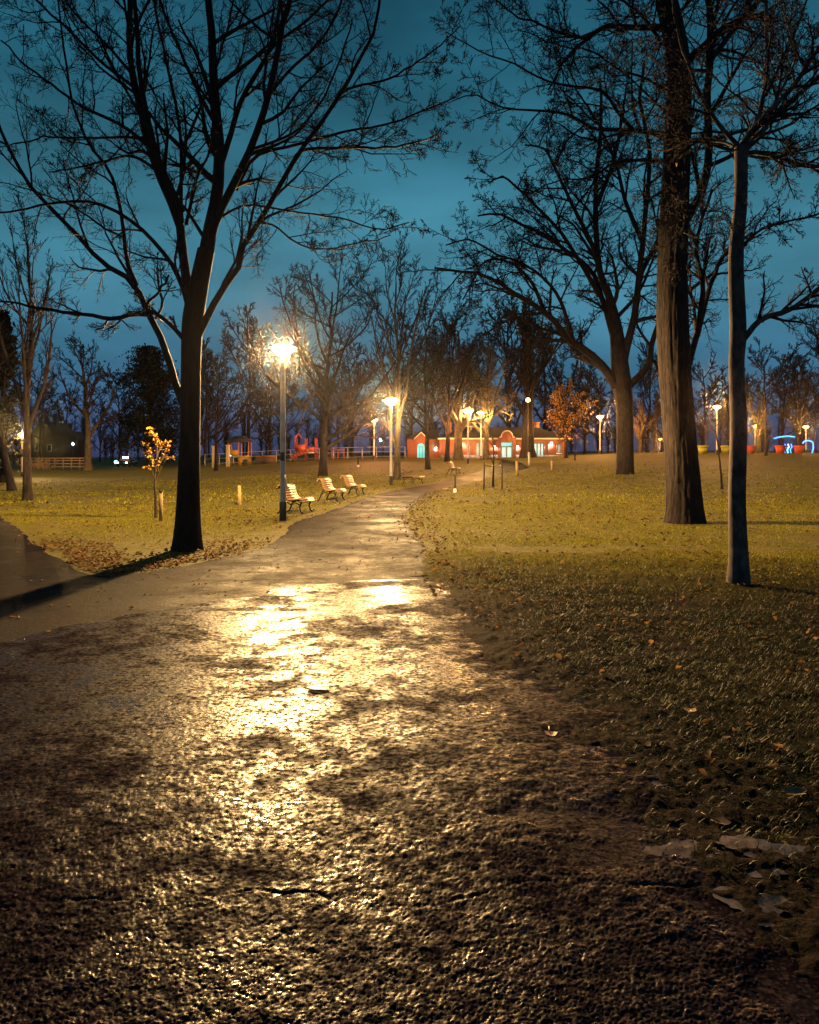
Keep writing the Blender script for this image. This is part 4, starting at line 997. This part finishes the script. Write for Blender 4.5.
# ------------------------------------------------------------------ playground
M['play_yellow'] = simple('yellow_play_panel', (0.20, 0.12, 0.012), 0.6)
M['play_red'] = simple('red_play_plastic', (0.20, 0.032, 0.014), 0.6, 0, 0.4)
M['play_post'] = simple('play_post', (0.22, 0.08, 0.04), 0.6)
M['steel'] = simple('steel', (0.26, 0.26, 0.27), 0.5, 0.5)
def tower(px, d, label, post_mat, panel_mat, kind):
    x = at(px, d); z = gz(x, d); root = empty('playground_tower', (x, d, z)); tag(root, label, 'playground')
    W = 2.6
    for sx in (-1, 0, 1):
        for sy in (-1, 1):
            MB().tube([(sx * W / 2, sy * 0.9, -0.1), (sx * W / 2, sy * 0.9, 3.0)], 0.075, 8).build('post', M[post_mat], root)
    MB().box((0, 0, 1.15), (W + 0.2, 2.0, 0.12)).build('platform', M['steel'], root)
    if kind == 'yellow':
        MB().add([(-1.7, -1.3, 3.0), (1.7, -1.3, 3.0), (1.7, 1.3, 3.0), (-1.7, 1.3, 3.0), (-0.6, 0, 3.8), (0.6, 0, 3.8)], [(0, 1, 5, 4), (2, 3, 4, 5), (0, 3, 2, 1)], [(1, 2, 5), (3, 0, 4)]).build('roof', M['roof'], root)
        pr = [(0.1, 0.05), (0.35, 0.05)] + [(0.9 + 0.5 * math.cos(a), 0.45 + 0.4 * math.sin(a)) for a in np.linspace(math.pi, 0, 9)] + [(1.45, 0.05), (1.75, 0.05), (1.75, 1.1), (0.1, 1.1)]
        n = len(pr); ap = MB()
        arch = [(0.9 + 0.5 * math.cos(a), 0.05 + 0.65 * math.sin(a)) for a in np.linspace(math.pi, 0, 11)]
        for i in range(10):
            ap.prism([arch[i], arch[i + 1], (arch[i + 1][0], 1.15), (arch[i][0], 1.15)], -1.05, -0.97)
        ap.prism([(0.05, 0.0), (0.4, 0.0), (0.4, 1.15), (0.05, 1.15)], -1.05, -0.97); ap.prism([(1.4, 0), (1.75, 0), (1.75, 1.15), (1.4, 1.15)], -1.05, -0.97)
        ap.build('arch_panel', M['play_yellow'], root)
        MB().box((-0.65, -0.98, 1.6), (1.2, 0.06, 0.7)).build('panel', M['play_yellow'], root)
    else:
        MB().box((-0.6, -0.98, 1.7), (1.3, 0.06, 0.9)).build('panel', M['play_red'], root)
        MB().box((0.7, -0.98, 1.55), (1.0, 0.06, 0.6)).build('panel', M['play_red'], root)
        sl = MB()
        for k in range(6):
            t = k / 6; sl.box((0.3 - t * 2.2, -1.5, 1.25 - t * 1.0), (0.5, 0.6, 0.12)).box((0.3 - t * 2.2, -1.85, 1.4 - t * 1.0), (0.5, 0.06, 0.35))
        sl.build('slide', M['play_red'], root)
        MB().tube([(-1.3, -0.9, 3.0), (-1.0, 0, 3.6), (-0.7, 0.9, 3.0)], 0.1, 6).build('peak', M['play_red'], root)
        st = MB()
        for k in range(6): st.box((1.5 + k * 0.3, -0.6, 1.05 - k * 0.19), (0.3, 0.8, 0.06))
        st.tube([(1.3, -1.05, 2.0), (3.2, -1.05, 0.9)], 0.05, 6); st.tube([(1.3, -1.05, 1.2), (3.2, -1.05, 0.05)], 0.05, 6)
        st.build('stair', M['play_red'], root)
tower(240, 104, 'left playground tower with dark roof and yellow arch panel', 'play_post', 'play_yellow', 'yellow')
tower(306, 104, 'red playground tower with slide behind the nearest lamp post', 'play_red', 'play_red', 'red')
x = at(333, 100); cf = empty('climbing_frame', (x, 100, gz(x, 100))); tag(cf, 'small orange climbing frame right of the round-crowned tree trunk', 'playground')
for k in range(4): MB().tube([(-0.9 + k * 0.75, 0, -0.1), (-0.9 + k * 0.75, 0, 1.35)], 0.07, 6).build('post', M['play_red'], cf)
MB().tube([(-1.0, 0, 1.35), (1.45, 0, 1.35)], 0.07, 6).build('top_bar', M['play_red'], cf)
# steel fence behind the playground
fx0, fx1, fd = at(205, 112), at(405, 112), 112.0
fr = empty('wire_fence', ((fx0 + fx1) / 2, fd, gz((fx0 + fx1) / 2, fd))); tag(fr, 'grey steel post and rail fence behind the playground', 'fence')
fz = fr.location.z
pm = MB().tube([(0, 0, -0.6), (0, 0, 1.65)], 0.06, 6).mesh('fence_post')
for k in range(15):
    X = fx0 + (fx1 - fx0) * k / 14; o = link('fence_post', pm, M['steel'], fr); o.location = (X - fr.location.x, 0, gz(X, fd) - fz)
for hh in (0.25, 0.95, 1.6):
    MB().tube([(fx0 + (fx1 - fx0) * k / 14 - fr.location.x, 0, gz(fx0 + (fx1 - fx0) * k / 14, fd) - fz + hh) for k in range(15)], 0.035, 5).build('rail', M['steel'], fr)
x = at(266, 103); b = empty('low_shed', (x, 103, gz(x, 103))); tag(b, 'low dark wooden counter between the playground towers', 'shed')
MB().box((0, 0, 0.45), (2.5, 0.8, 0.9)).build('body', M['dark_wood'], b); MB().box((0, 0, 0.96), (2.8, 1.0, 0.1)).build('top', M['play_post'], b)
# pale round pillars of the old gate left of the playground
M['pillar'] = simple('pale_pillar', (0.30, 0.24, 0.16), 0.8)
for px, lab in ((214, 'pale square pillar left of the playground'), (228, 'slim pale pillar touching the left playground tower')):
    x = at(px, 99); b = empty('pillar', (x, 99, gz(x, 99))); tag(b, lab, 'pillar', 'pillars by the playground')
    MB().box((0, 0, 1.25), (0.42, 0.42, 2.7)).build('shaft', M['pillar'], b); MB().box((0, 0, 2.65), (0.55, 0.55, 0.12)).build('cap', M['pillar'], b)

# ------------------------------------------------------------------ left edge: rail fence, houses, car, small lights
M['fence_wood'] = simple('fence_wood', (0.20, 0.13, 0.10), 0.8, 0, 0.3)
fx0, fx1, fd = at(30, 118), at(88, 118), 118.0
fr = empty('rail_fence', ((fx0 + fx1) / 2, fd, gz((fx0 + fx1) / 2, fd))); tag(fr, 'reddish wooden rail fence along the left lawn edge', 'fence')
for k in range(8):
    X = fx0 + (fx1 - fx0) * k / 7; MB().box((X - fr.location.x, 0, 0.75 + gz(X, fd) - fr.location.z), (0.16, 0.16, 1.8)).build('post', M['fence_wood'], fr)
for hh in (0.35, 0.8, 1.25, 1.6):
    a, b_ = gz(fx0, fd) - fr.location.z, gz(fx1, fd) - fr.location.z
    MB().prism([(fx0 - fr.location.x, a + hh - .08), (fx1 - fr.location.x, b_ + hh - .08), (fx1 - fr.location.x, b_ + hh + .08), (fx0 - fr.location.x, a + hh + .08)], -0.14, -0.09).build('rail', M['fence_wood'], fr)
x = at(36, 116); sh = empty('dry_shrub', (x, 116, gz(x, 116))); tag(sh, 'dry reddish shrub in front of the rail fence', 'shrub')
g = np.random.default_rng(61)
st = np.zeros((60, 5, 3)); dr = unit(np.stack([g.normal(size=60) * 0.9, g.normal(size=60) * .5, np.abs(g.normal(size=60)) + .5], 1))
for k in range(5): st[:, k] = dr * k * 0.45 + np.array([0, 0, -0.05]); 
st[:, :, 0] += g.uniform(-2.2, 2.2, 60)[:, None]
v, q = tubes(st, np.full((60, 5), 0.03), 3)
tag(link('stems', make_mesh('stems', v, q), M['fence_wood'], sh), kind='stuff')
tag(link('leaves', leaves_mesh(st[:, 2:].reshape(-1, 3)[g.choice(180, 140, replace=False)], 0.25, g), M['leaf_orange'], sh), kind='stuff')
M['house_wall'] = simple('dark_render', (0.018, 0.015, 0.016), 0.9)
M['house_roof'] = simple('slate', (0.009, 0.008, 0.009), 0.9)
def house(px, d, wpx, eave_py, ridge_py, label, chim):
    x = at(px, d); z = gz(x, d); s = d / F; W = wpx * s; e = zat(eave_py, d) - z; r = zat(ridge_py, d) - z
    root = empty('house', (x, d, z)); tag(root, label, 'house')
    MB().prism([(-W / 2, -0.3), (W / 2, -0.3), (W / 2, e), (0, r - 0.15), (-W / 2, e)], 0, 9).build('wall', M['house_wall'], root)
    rf = MB().add([(-W / 2 - .3, -.3, e - .15), (0, -.3, r), (0, 9.3, r), (-W / 2 - .3, 9.3, e - .15), (W / 2 + .3, -.3, e - .15), (W / 2 + .3, 9.3, e - .15)], [(0, 1, 2, 3), (1, 4, 5, 2)]).build('roof', M['house_roof'], root)
    for c in chim:
        MB().box((c * W, 4, r + 0.3), (0.7, 0.7, 2.6)).build('chimney', M['house_wall'], rf)
    for sx in (-0.22, 0.22):
        wdw = MB().box((sx * W, -0.06, e * 0.55), (0.9, 0.1, 1.3)).build('window', M['frame'], root)
        MB().box((sx * W, -0.12, e * 0.55), (0.7, 0.04, 1.1)).build('pane', M['house_roof'], wdw)
house(43, 150, 30, 434, 421, 'dark gabled house with chimneys behind the left lamp', (-0.2, 0.1))
house(62, 165, 20, 440, 430, 'lower dark house right of the gabled house', (0.0,))
M['car_paint'] = simple('dark_car_paint', (0.02, 0.02, 0.028), 0.25, 0.3, 0.05)
M['tyre'] = simple('tyre', (0.012, 0.012, 0.012), 0.8)
M['head'] = emis('headlight', (1.0, 0.85, 0.65), 60)
M['cyanlight'] = emis('cyan_light', (0.25, 0.85, 1.0), 14)
x = at(122, 126); car = empty('parked_car', (x, 126, gz(x, 126))); tag(car, 'dark car with lit lights between the left trees', 'car')
MB().prism([(-1.0, 0.35), (1.0, 0.35), (1.0, 0.85), (0.9, 0.95), (-0.9, 0.95), (-1.0, 0.85)], 0, 4.2).build('body', M['car_paint'], car)
MB().prism([(-0.86, 0.951), (0.86, 0.951), (0.66, 1.45), (-0.66, 1.45)], 1.1, 3.7).build('cabin', M['car_paint'], car)
MB().add([(-0.8, 1.05, 0.99), (0.8, 1.05, 0.99), (0.62, 1.09, 1.4), (-0.62, 1.09, 1.4)], [(0, 1, 2, 3)]).build('windscreen', M['frame'], car)
for sx in (-0.9, 0.9):
    for yy in (0.8, 3.4):
        v, q = tubes(np.array([[[sx - 0.1, yy, 0.33], [sx + 0.1, yy, 0.33]]]), np.full((1, 2), 0.33), 14); link('wheel', make_mesh('wheel', v, q), M['tyre'], car)
for sx in (-0.7, 0.7):
    MB().box((sx, -0.03, 0.68), (0.3, 0.06, 0.18)).build('headlight', M['cyanlight'], car)
MB().box((0, 1.5, 1.52), (0.8, 0.3, 0.14)).build('roof_light', M['head'], car)
def far_light(px, py, d, col, label, st=25, r=0.22):
    x = at(px, d); z = gz(x, d); H = zat(py, d) - z
    root = empty('far_lamp', (x, d, z)); tag(root, label, 'lamp', 'distant street lights')
    MB().tube([(0, 0, -0.1), (0, 0, H - r)], 0.06, 6).build('pole', M['pole_dark'], root)
    MB().lathe([(0.001, H - r), (r * .8, H - r * .6), (r, H), (r * .7, H + r * .7), (0.001, H + r)], 10).build('globe', emis('far_glow', col, st), root)
far_light(73, 444, 150, (0.45, 0.85, 1.0), 'small bluish street light right of the dark houses')
far_light(231, 455, 140, (0.3, 0.75, 1.0), 'small bluish light behind the left playground tower', 20, 0.2)
far_light(380.5, 440, 130, (0.4, 0.9, 0.95), 'small greenish light beside the pinkish lamp', 20, 0.22)
far_light(116, 462, 128, (0.15, 0.8, 1.0), 'low cyan light left of the dark car', 16, 0.28)
far_light(528, 400, 100, (1.0, 0.55, 0.16), 'small high orange lamp in the crown above the building', 8, 0.3)
x = at(1, 70); sg = empty('lit_sign', (x, 70, gz(x, 70))); tag(sg, 'violet blue lit sign at the left picture edge', 'sign')
MB().box((0, 0, zat(448, 70) - gz(x, 70)), (0.45, 0.15, 1.0)).build('sign_box', emis('violet_sign', (0.25, 0.2, 1.0), 2.5), sg)
MB().tube([(0, 0, -0.1), (0, 0, 2.2)], 0.06, 6).build('post', M['iron'], sg)

# ------------------------------------------------------------------ grass, leaves, puddles
def scatter(Ya, Yb, dens, seed, umin=-0.56, umax=0.56):
    g = np.random.default_rng(seed)
    area = 0.5 * (umax - umin) * (Yb ** 2 - Ya ** 2); n = int(area * dens)
    Y = np.sqrt(g.random(n) * (Yb ** 2 - Ya ** 2) + Ya ** 2); X = g.uniform(umin, umax, n) * Y
    return X, Y, g
def edge_dist(X, Y):
    """signed distance (m) out from the path edge, roughly"""
    a = np.minimum(np.abs(X - R_edge(Y)), np.abs(X - L_edge(Y)))
    return a
def grass(Ya, Yb, dens, h, wd, seed, ease=False):
    X, Y, g = scatter(Ya, Yb, dens, seed)
    keep = ~on_path(X, Y)
    k = fbm(X * 0.35, Y * 0.35, 40, 4); k2 = fbm(X * 1.8, Y * 1.8, 50, 3)
    right = X > R_edge(Y)
    dist = np.where(right, X - R_edge(Y), np.where(Y > Yj, L_edge(Y) - X, 9))
    worn = np.clip(dist / np.where(right, 1.0, 1.0), 0, 1)                       # trodden earth next to the path
    wedge = (~right) & (Y < 17.0)
    worn = np.where(wedge, worn * 0.25, worn)
    p = worn * np.clip((k - 0.26) * 5, 0.10, 1) * np.clip((k2 - 0.18) * 4, 0.15, 1)
    for tx, ty, tr_ in ((at(187, 14.5), 14.5, 1.6), (at(685, 21), 21, 1.2), (at(738, 10.4), 10.4, 0.6), (at(722, 39), 39, 1.0), (at(493, 43.5), 43.5, 1.1)):
        p = p * np.clip(np.hypot(X - tx, Y - ty) / tr_ - 0.35, 0, 1)
    if ease: p = p * np.clip((Y - Ya) / (Yb - Ya) * 1.6, 0, 1)
    elif Yb == 13: p = p * np.clip((Yb + 0.3 - Y) / 2.2, 0, 1)
    keep &= g.random(len(X)) < p
    X, Y = X[keep], Y[keep]; n = len(X); Z = ground_z(X, Y) - 0.004
    B = np.stack([X, Y, Z], 1)
    a = g.random(n) * 2 * np.pi; lean = g.uniform(0.35, 1.45, n)
    dirv = np.stack([np.cos(a) * np.sin(lean), np.sin(a) * np.sin(lean), np.cos(lean)], 1)
    b2 = a + g.normal(size=n) * 0.5; lean2 = np.minimum(lean + g.uniform(0.2, 0.7, n), 1.6)
    dir2 = np.stack([np.cos(b2) * np.sin(lean2), np.sin(b2) * np.sin(lean2), np.cos(lean2)], 1)
    side = np.stack([-np.sin(a), np.cos(a), np.zeros(n)], 1)
    hh = (h * g.uniform(0.5, 1.2, n))[:, None]; ww = (wd * g.uniform(0.6, 1.3, n))[:, None]
    m1 = B + dirv * hh * 0.55; tip = m1 + dir2 * hh * 0.5
    V = np.stack([B - side * ww, B + side * ww, m1 + dir2 * hh * 0.06, m1 - side * ww * 0.6 - dirv * hh * 0.08, m1 + side * ww * 0.6 - dirv * hh * 0.08, tip], 1).reshape(-1, 3)
    i = np.arange(n)[:, None] * 6
    T = np.concatenate([i + np.array([0, 1, 2]), i + np.array([3, 4, 5])])
    return V, T
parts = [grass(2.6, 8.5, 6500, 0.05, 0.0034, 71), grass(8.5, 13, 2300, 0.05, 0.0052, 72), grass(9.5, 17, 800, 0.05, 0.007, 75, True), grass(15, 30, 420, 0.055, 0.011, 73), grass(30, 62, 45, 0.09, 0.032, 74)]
def joined(parts):
    V = []; T = []; n = 0
    for v, t in parts: V.append(v); T.append(t + n); n += len(v)
    return np.vstack(V), np.vstack(T)
M['trampled'] = blade_mat('trampled_dim_blades', [(0.0, (0.014, 0.018, 0.004)), (0.5, (0.04, 0.045, 0.008)), (0.85, (0.09, 0.08, 0.02)), (1.0, (0.26, 0.19, 0.08))], through=0.25)  # muddy tone, with the lamp's falloff painted in as darker colour
v, t = joined(parts[2:]); tag(link('grass', make_mesh('grass', v, tris=t), M['grass']), 'short yellow-green winter grass on the lawns', 'grass', kind='stuff')
v, t = joined(parts[:2]); tag(link('trampled_dim_grass', make_mesh('trampled_dim_grass', v, tris=t), M['trampled']), 'muddy trampled grass beside the near path, colour darkened for lamp falloff', 'grass', kind='stuff')

def litter(X, Y, g, size):
    n = len(X); Z = ground_z(X, Y) + np.where(on_path(X, Y), 0.018, 0.012 + 0.03 * g.random(n))
    C = np.stack([X, Y, Z], 1)
    a = g.random(n) * 2 * np.pi; tilt = g.normal(size=(n, 2)) * 0.35
    u = unit(np.stack([np.cos(a), np.sin(a), tilt[:, 0]], 1)); v = unit(np.cross(np.stack([tilt[:, 1], tilt[:, 0], np.ones(n)], 1), u))
    nrm = np.cross(u, v); nrm *= np.sign(nrm[:, 2:3])
    s = (size * g.uniform(0.5, 1.2, n))[:, None]; cu = (g.uniform(0.0, 0.45, n))[:, None] * s
    ring = []
    for (p, q, c) in ((-0.5, 0, .2), (-0.15, 0.36, 1), (0.2, 0.28, .7), (0.55, 0, .5), (0.2, -0.28, .7), (-0.15, -0.36, 1)):
        ring.append(C + u * s * p + v * s * q + nrm * cu * c)
    V = np.stack([C] + ring, 1).reshape(-1, 3); i = np.arange(n)[:, None] * 7
    T = np.concatenate([i + np.array([0, 1 + k, 1 + (k + 1) % 6]) for k in range(6)])
    return V, T
parts = []
X, Y, g = scatter(4.0, 14, 30, 81); k = ~on_path(X, Y) & (g.random(len(X)) < np.clip((fbm(X * .6, Y * .6, 44) - 0.25) * 3, 0.1, 1)); parts.append(litter(X[k], Y[k], g, 0.06))
X, Y, g = scatter(14, 30, 13, 82); k = ~on_path(X, Y) & (g.random(len(X)) < np.clip((fbm(X * .4, Y * .4, 45) - 0.28) * 3, 0.1, 1)); parts.append(litter(X[k], Y[k], g, 0.085))
X, Y, g = scatter(10.5, 17.5, 420, 83, -0.5, -0.05)                            # drift round the left tree and along the path edge
dl = L_edge(Y) - X; k = ~on_path(X, Y) & (dl > 0) & (g.random(len(X)) < np.clip(1.25 - np.minimum(dl, np.abs(X - S_edge(Y))) / 1.3, 0.05, 1) * 0.5 * np.clip((17.0 - Y) / 3, 0, 1)); parts.append(litter(X[k], Y[k], g, 0.075))
X, Y, g = scatter(8, 40, 90, 84, -0.2, 0.4); dr = X - R_edge(Y); k = (dr > -0.25) & (dr < 0.9) & (g.random(len(X)) < np.exp(-np.abs(dr - .25) / 0.3) * 0.45); parts.append(litter(X[k], Y[k], g, 0.08))
X, Y, g = scatter(7, 30, 14, 86, -0.52, 0.05); k = on_path(X, Y) & (Y > joint(X) - 0.5) & (g.random(len(X)) < np.clip(fbm(X * .8, Y * .8, 47) * 2.2 - 0.75, 0.04, 1)); parts.append(litter(X[k], Y[k], g, 0.05))
X, Y, g = scatter(30, 70, 1.0, 85); k = ~on_path(X, Y); parts.append(litter(X[k], Y[k], g, 0.13))
V = []; T = []; n = 0
for v, t in parts: V.append(v); T.append(t + n); n += len(v)
tag(link('leaf_litter', make_mesh('leaf_litter', np.vstack(V), tris=np.vstack(T)), M['litter']), 'brown fallen leaves strewn over lawn and path edges', 'leaves', kind='stuff')

# single leaves that can be picked out
M['leaf_one'] = simple('dead_leaf', (0.09, 0.05, 0.025), 0.5, 0, 0.4, 30)
M['leaf_two'] = simple('orange_dead_leaf', (0.17, 0.08, 0.02), 0.5, 0, 0.3, 30)
def fallen_leaf(px, py, size, mat, label, seed, curl=0.3):
    g = np.random.default_rng(seed); X, Y = px2ground(px, py)
    root = empty('fallen_leaf', (X, Y, gz(X, Y) + (0.034 if on_path(np.array([X]), np.array([Y]))[0] else 0.045)), g.random() * 6.28); tag(root, label, 'leaf', 'single fallen leaves')
    b = MB(); pts = []
    for i in range(15):
        a = i / 15 * 2 * np.pi; r = size * (0.34 + 0.20 * abs(math.cos(2.5 * a)) + 0.05 * g.random()); pts.append((r * math.cos(a), r * math.sin(a) * 0.85, curl * r * (0.2 + 0.8 * abs(math.sin(a + 0.5)))))
    v = [(0, 0, 0.0)] + pts; t = [(0, 1 + i, 1 + (i + 1) % 15) for i in range(15)]
    b.add(v, None, t).build('blade', M[mat], root)
    MB().tube([(0, 0, 0.004), (-size * 0.5, 0.01, 0.012), (-size * 0.95, 0.03, 0.02)], 0.003, 4).build('stalk', M[mat], root)
fallen_leaf(319, 694, 0.15, 'leaf_one', 'dark curled leaf lying in the bright reflection on the path', 1, 0.12)
fallen_leaf(690, 720, 0.09, 'leaf_two', 'orange leaf on the grass below the slim right trunk', 2)
fallen_leaf(795, 806, 0.10, 'leaf_two', 'small orange leaf near the right edge of the grass', 3)
fallen_leaf(720, 836, 0.08, 'leaf_one', 'brown leaf at the wet mud edge on the right', 4)
fallen_leaf(551, 743, 0.08, 'leaf_two', 'tan leaf where path and worn grass meet', 5)
fallen_leaf(585, 683, 0.11, 'leaf_two', 'small yellowish leaf on the worn grass near the path', 6)

def puddle_mat():
    m, t, b = mat_nodes('thin_ice')
    b.inputs['Roughness'].default_value = 0.3
    t.links.new(rmp(t, nz(t, 14, 5, 0.65, geo_pos(t)), [(0.38, (0.012, 0.010, 0.011)), (0.62, (0.15, 0.122, 0.125))]), b.inputs['Base Color'])
    b.inputs['Specular IOR Level'].default_value = 0.25
    bump(t, b, nz(t, 9, 3, 0.5, geo_pos(t)), 0.12, 0.01)
    return m
M['puddle'] = puddle_mat()
def puddle(px, py, wpx, hpx, label, seed):
    X, Y = px2ground(px, py); Xa, Ya = px2ground(px, py + hpx / 2); Xb, Yb = px2ground(px, py - hpx / 2)
    rx = wpx / 2 * Y / F; ry = max((Yb - Ya) / 2, 0.03); g = np.random.default_rng(seed); ph = g.random() * 9
    n = 72; v = [(0, 0, 0)]; rings = 5; tr_ = [(0, 1 + i, 1 + (i + 1) % n) for i in range(n)]; qd = []
    for k in range(1, rings + 1):
        for i in range(n):
            a = i / n * 2 * np.pi; r = 0.30 + 1.3 * float(fbm(np.array(math.cos(a) * 1.5 + ph), np.array(math.sin(a) * 1.5), seed, 5))
            v.append((rx * r * math.cos(a) * k / rings, ry * r * math.sin(a) * k / rings, 0))
    for k in range(rings - 1):
        for i in range(n): qd.append((1 + k * n + i, 1 + (k + 1) * n + i, 1 + (k + 1) * n + (i + 1) % n, 1 + k * n + (i + 1) % n))
    v = np.array(v); v[:, 2] = gz(X, Y) + (0.019 if X > float(R_edge(Y)) - 0.5 else 0.027) + (0.004 if Y > joint(X) else 0)
    o = link('puddle', make_mesh('puddle', v, qd, tr_, smooth=True), M['puddle'])
    o.location = (X, Y, 0.0)
    tag(o, label, 'puddle', 'puddles at the path edge')
puddle(700, 858, 90, 24, 'small thin puddle at the worn path edge under the grass', 1)
puddle(768, 862, 110, 44, 'larger pale puddle in the mud at the right edge', 2)
puddle(760, 915, 80, 46, 'puddle in the lower right corner, left of the edge', 3)
puddle(808, 942, 80, 44, 'puddle cut by the right picture edge', 4)
puddle(592, 785, 90, 16, 'narrow streak of water where the grass begins', 5)
puddle(648, 783, 50, 16, 'tiny puddle right of the narrow water streak', 7)

# ------------------------------------------------------------------ scattering volume added for the lamps' bloom, no real mist
hz = MB().box((0, 190, 24), (640, 460, 56)).build('bloom_haze', None)
m = bpy.data.materials.new('bloom_haze_volume'); m.use_nodes = True; t = m.node_tree; t.nodes.clear()
pv = t.nodes.new('ShaderNodeVolumePrincipled'); pv.inputs['Color'].default_value = (0.9, 0.9, 0.95, 1); pv.inputs['Density'].default_value = 0.0001; pv.inputs['Anisotropy'].default_value = 0.98
om = t.nodes.new('ShaderNodeOutputMaterial'); t.links.new(pv.outputs[0], om.inputs['Volume'])
hz.data.materials.append(m); tag(hz, 'thin scattering volume added for the glow round the lamps', 'bloom_haze', kind='stuff')
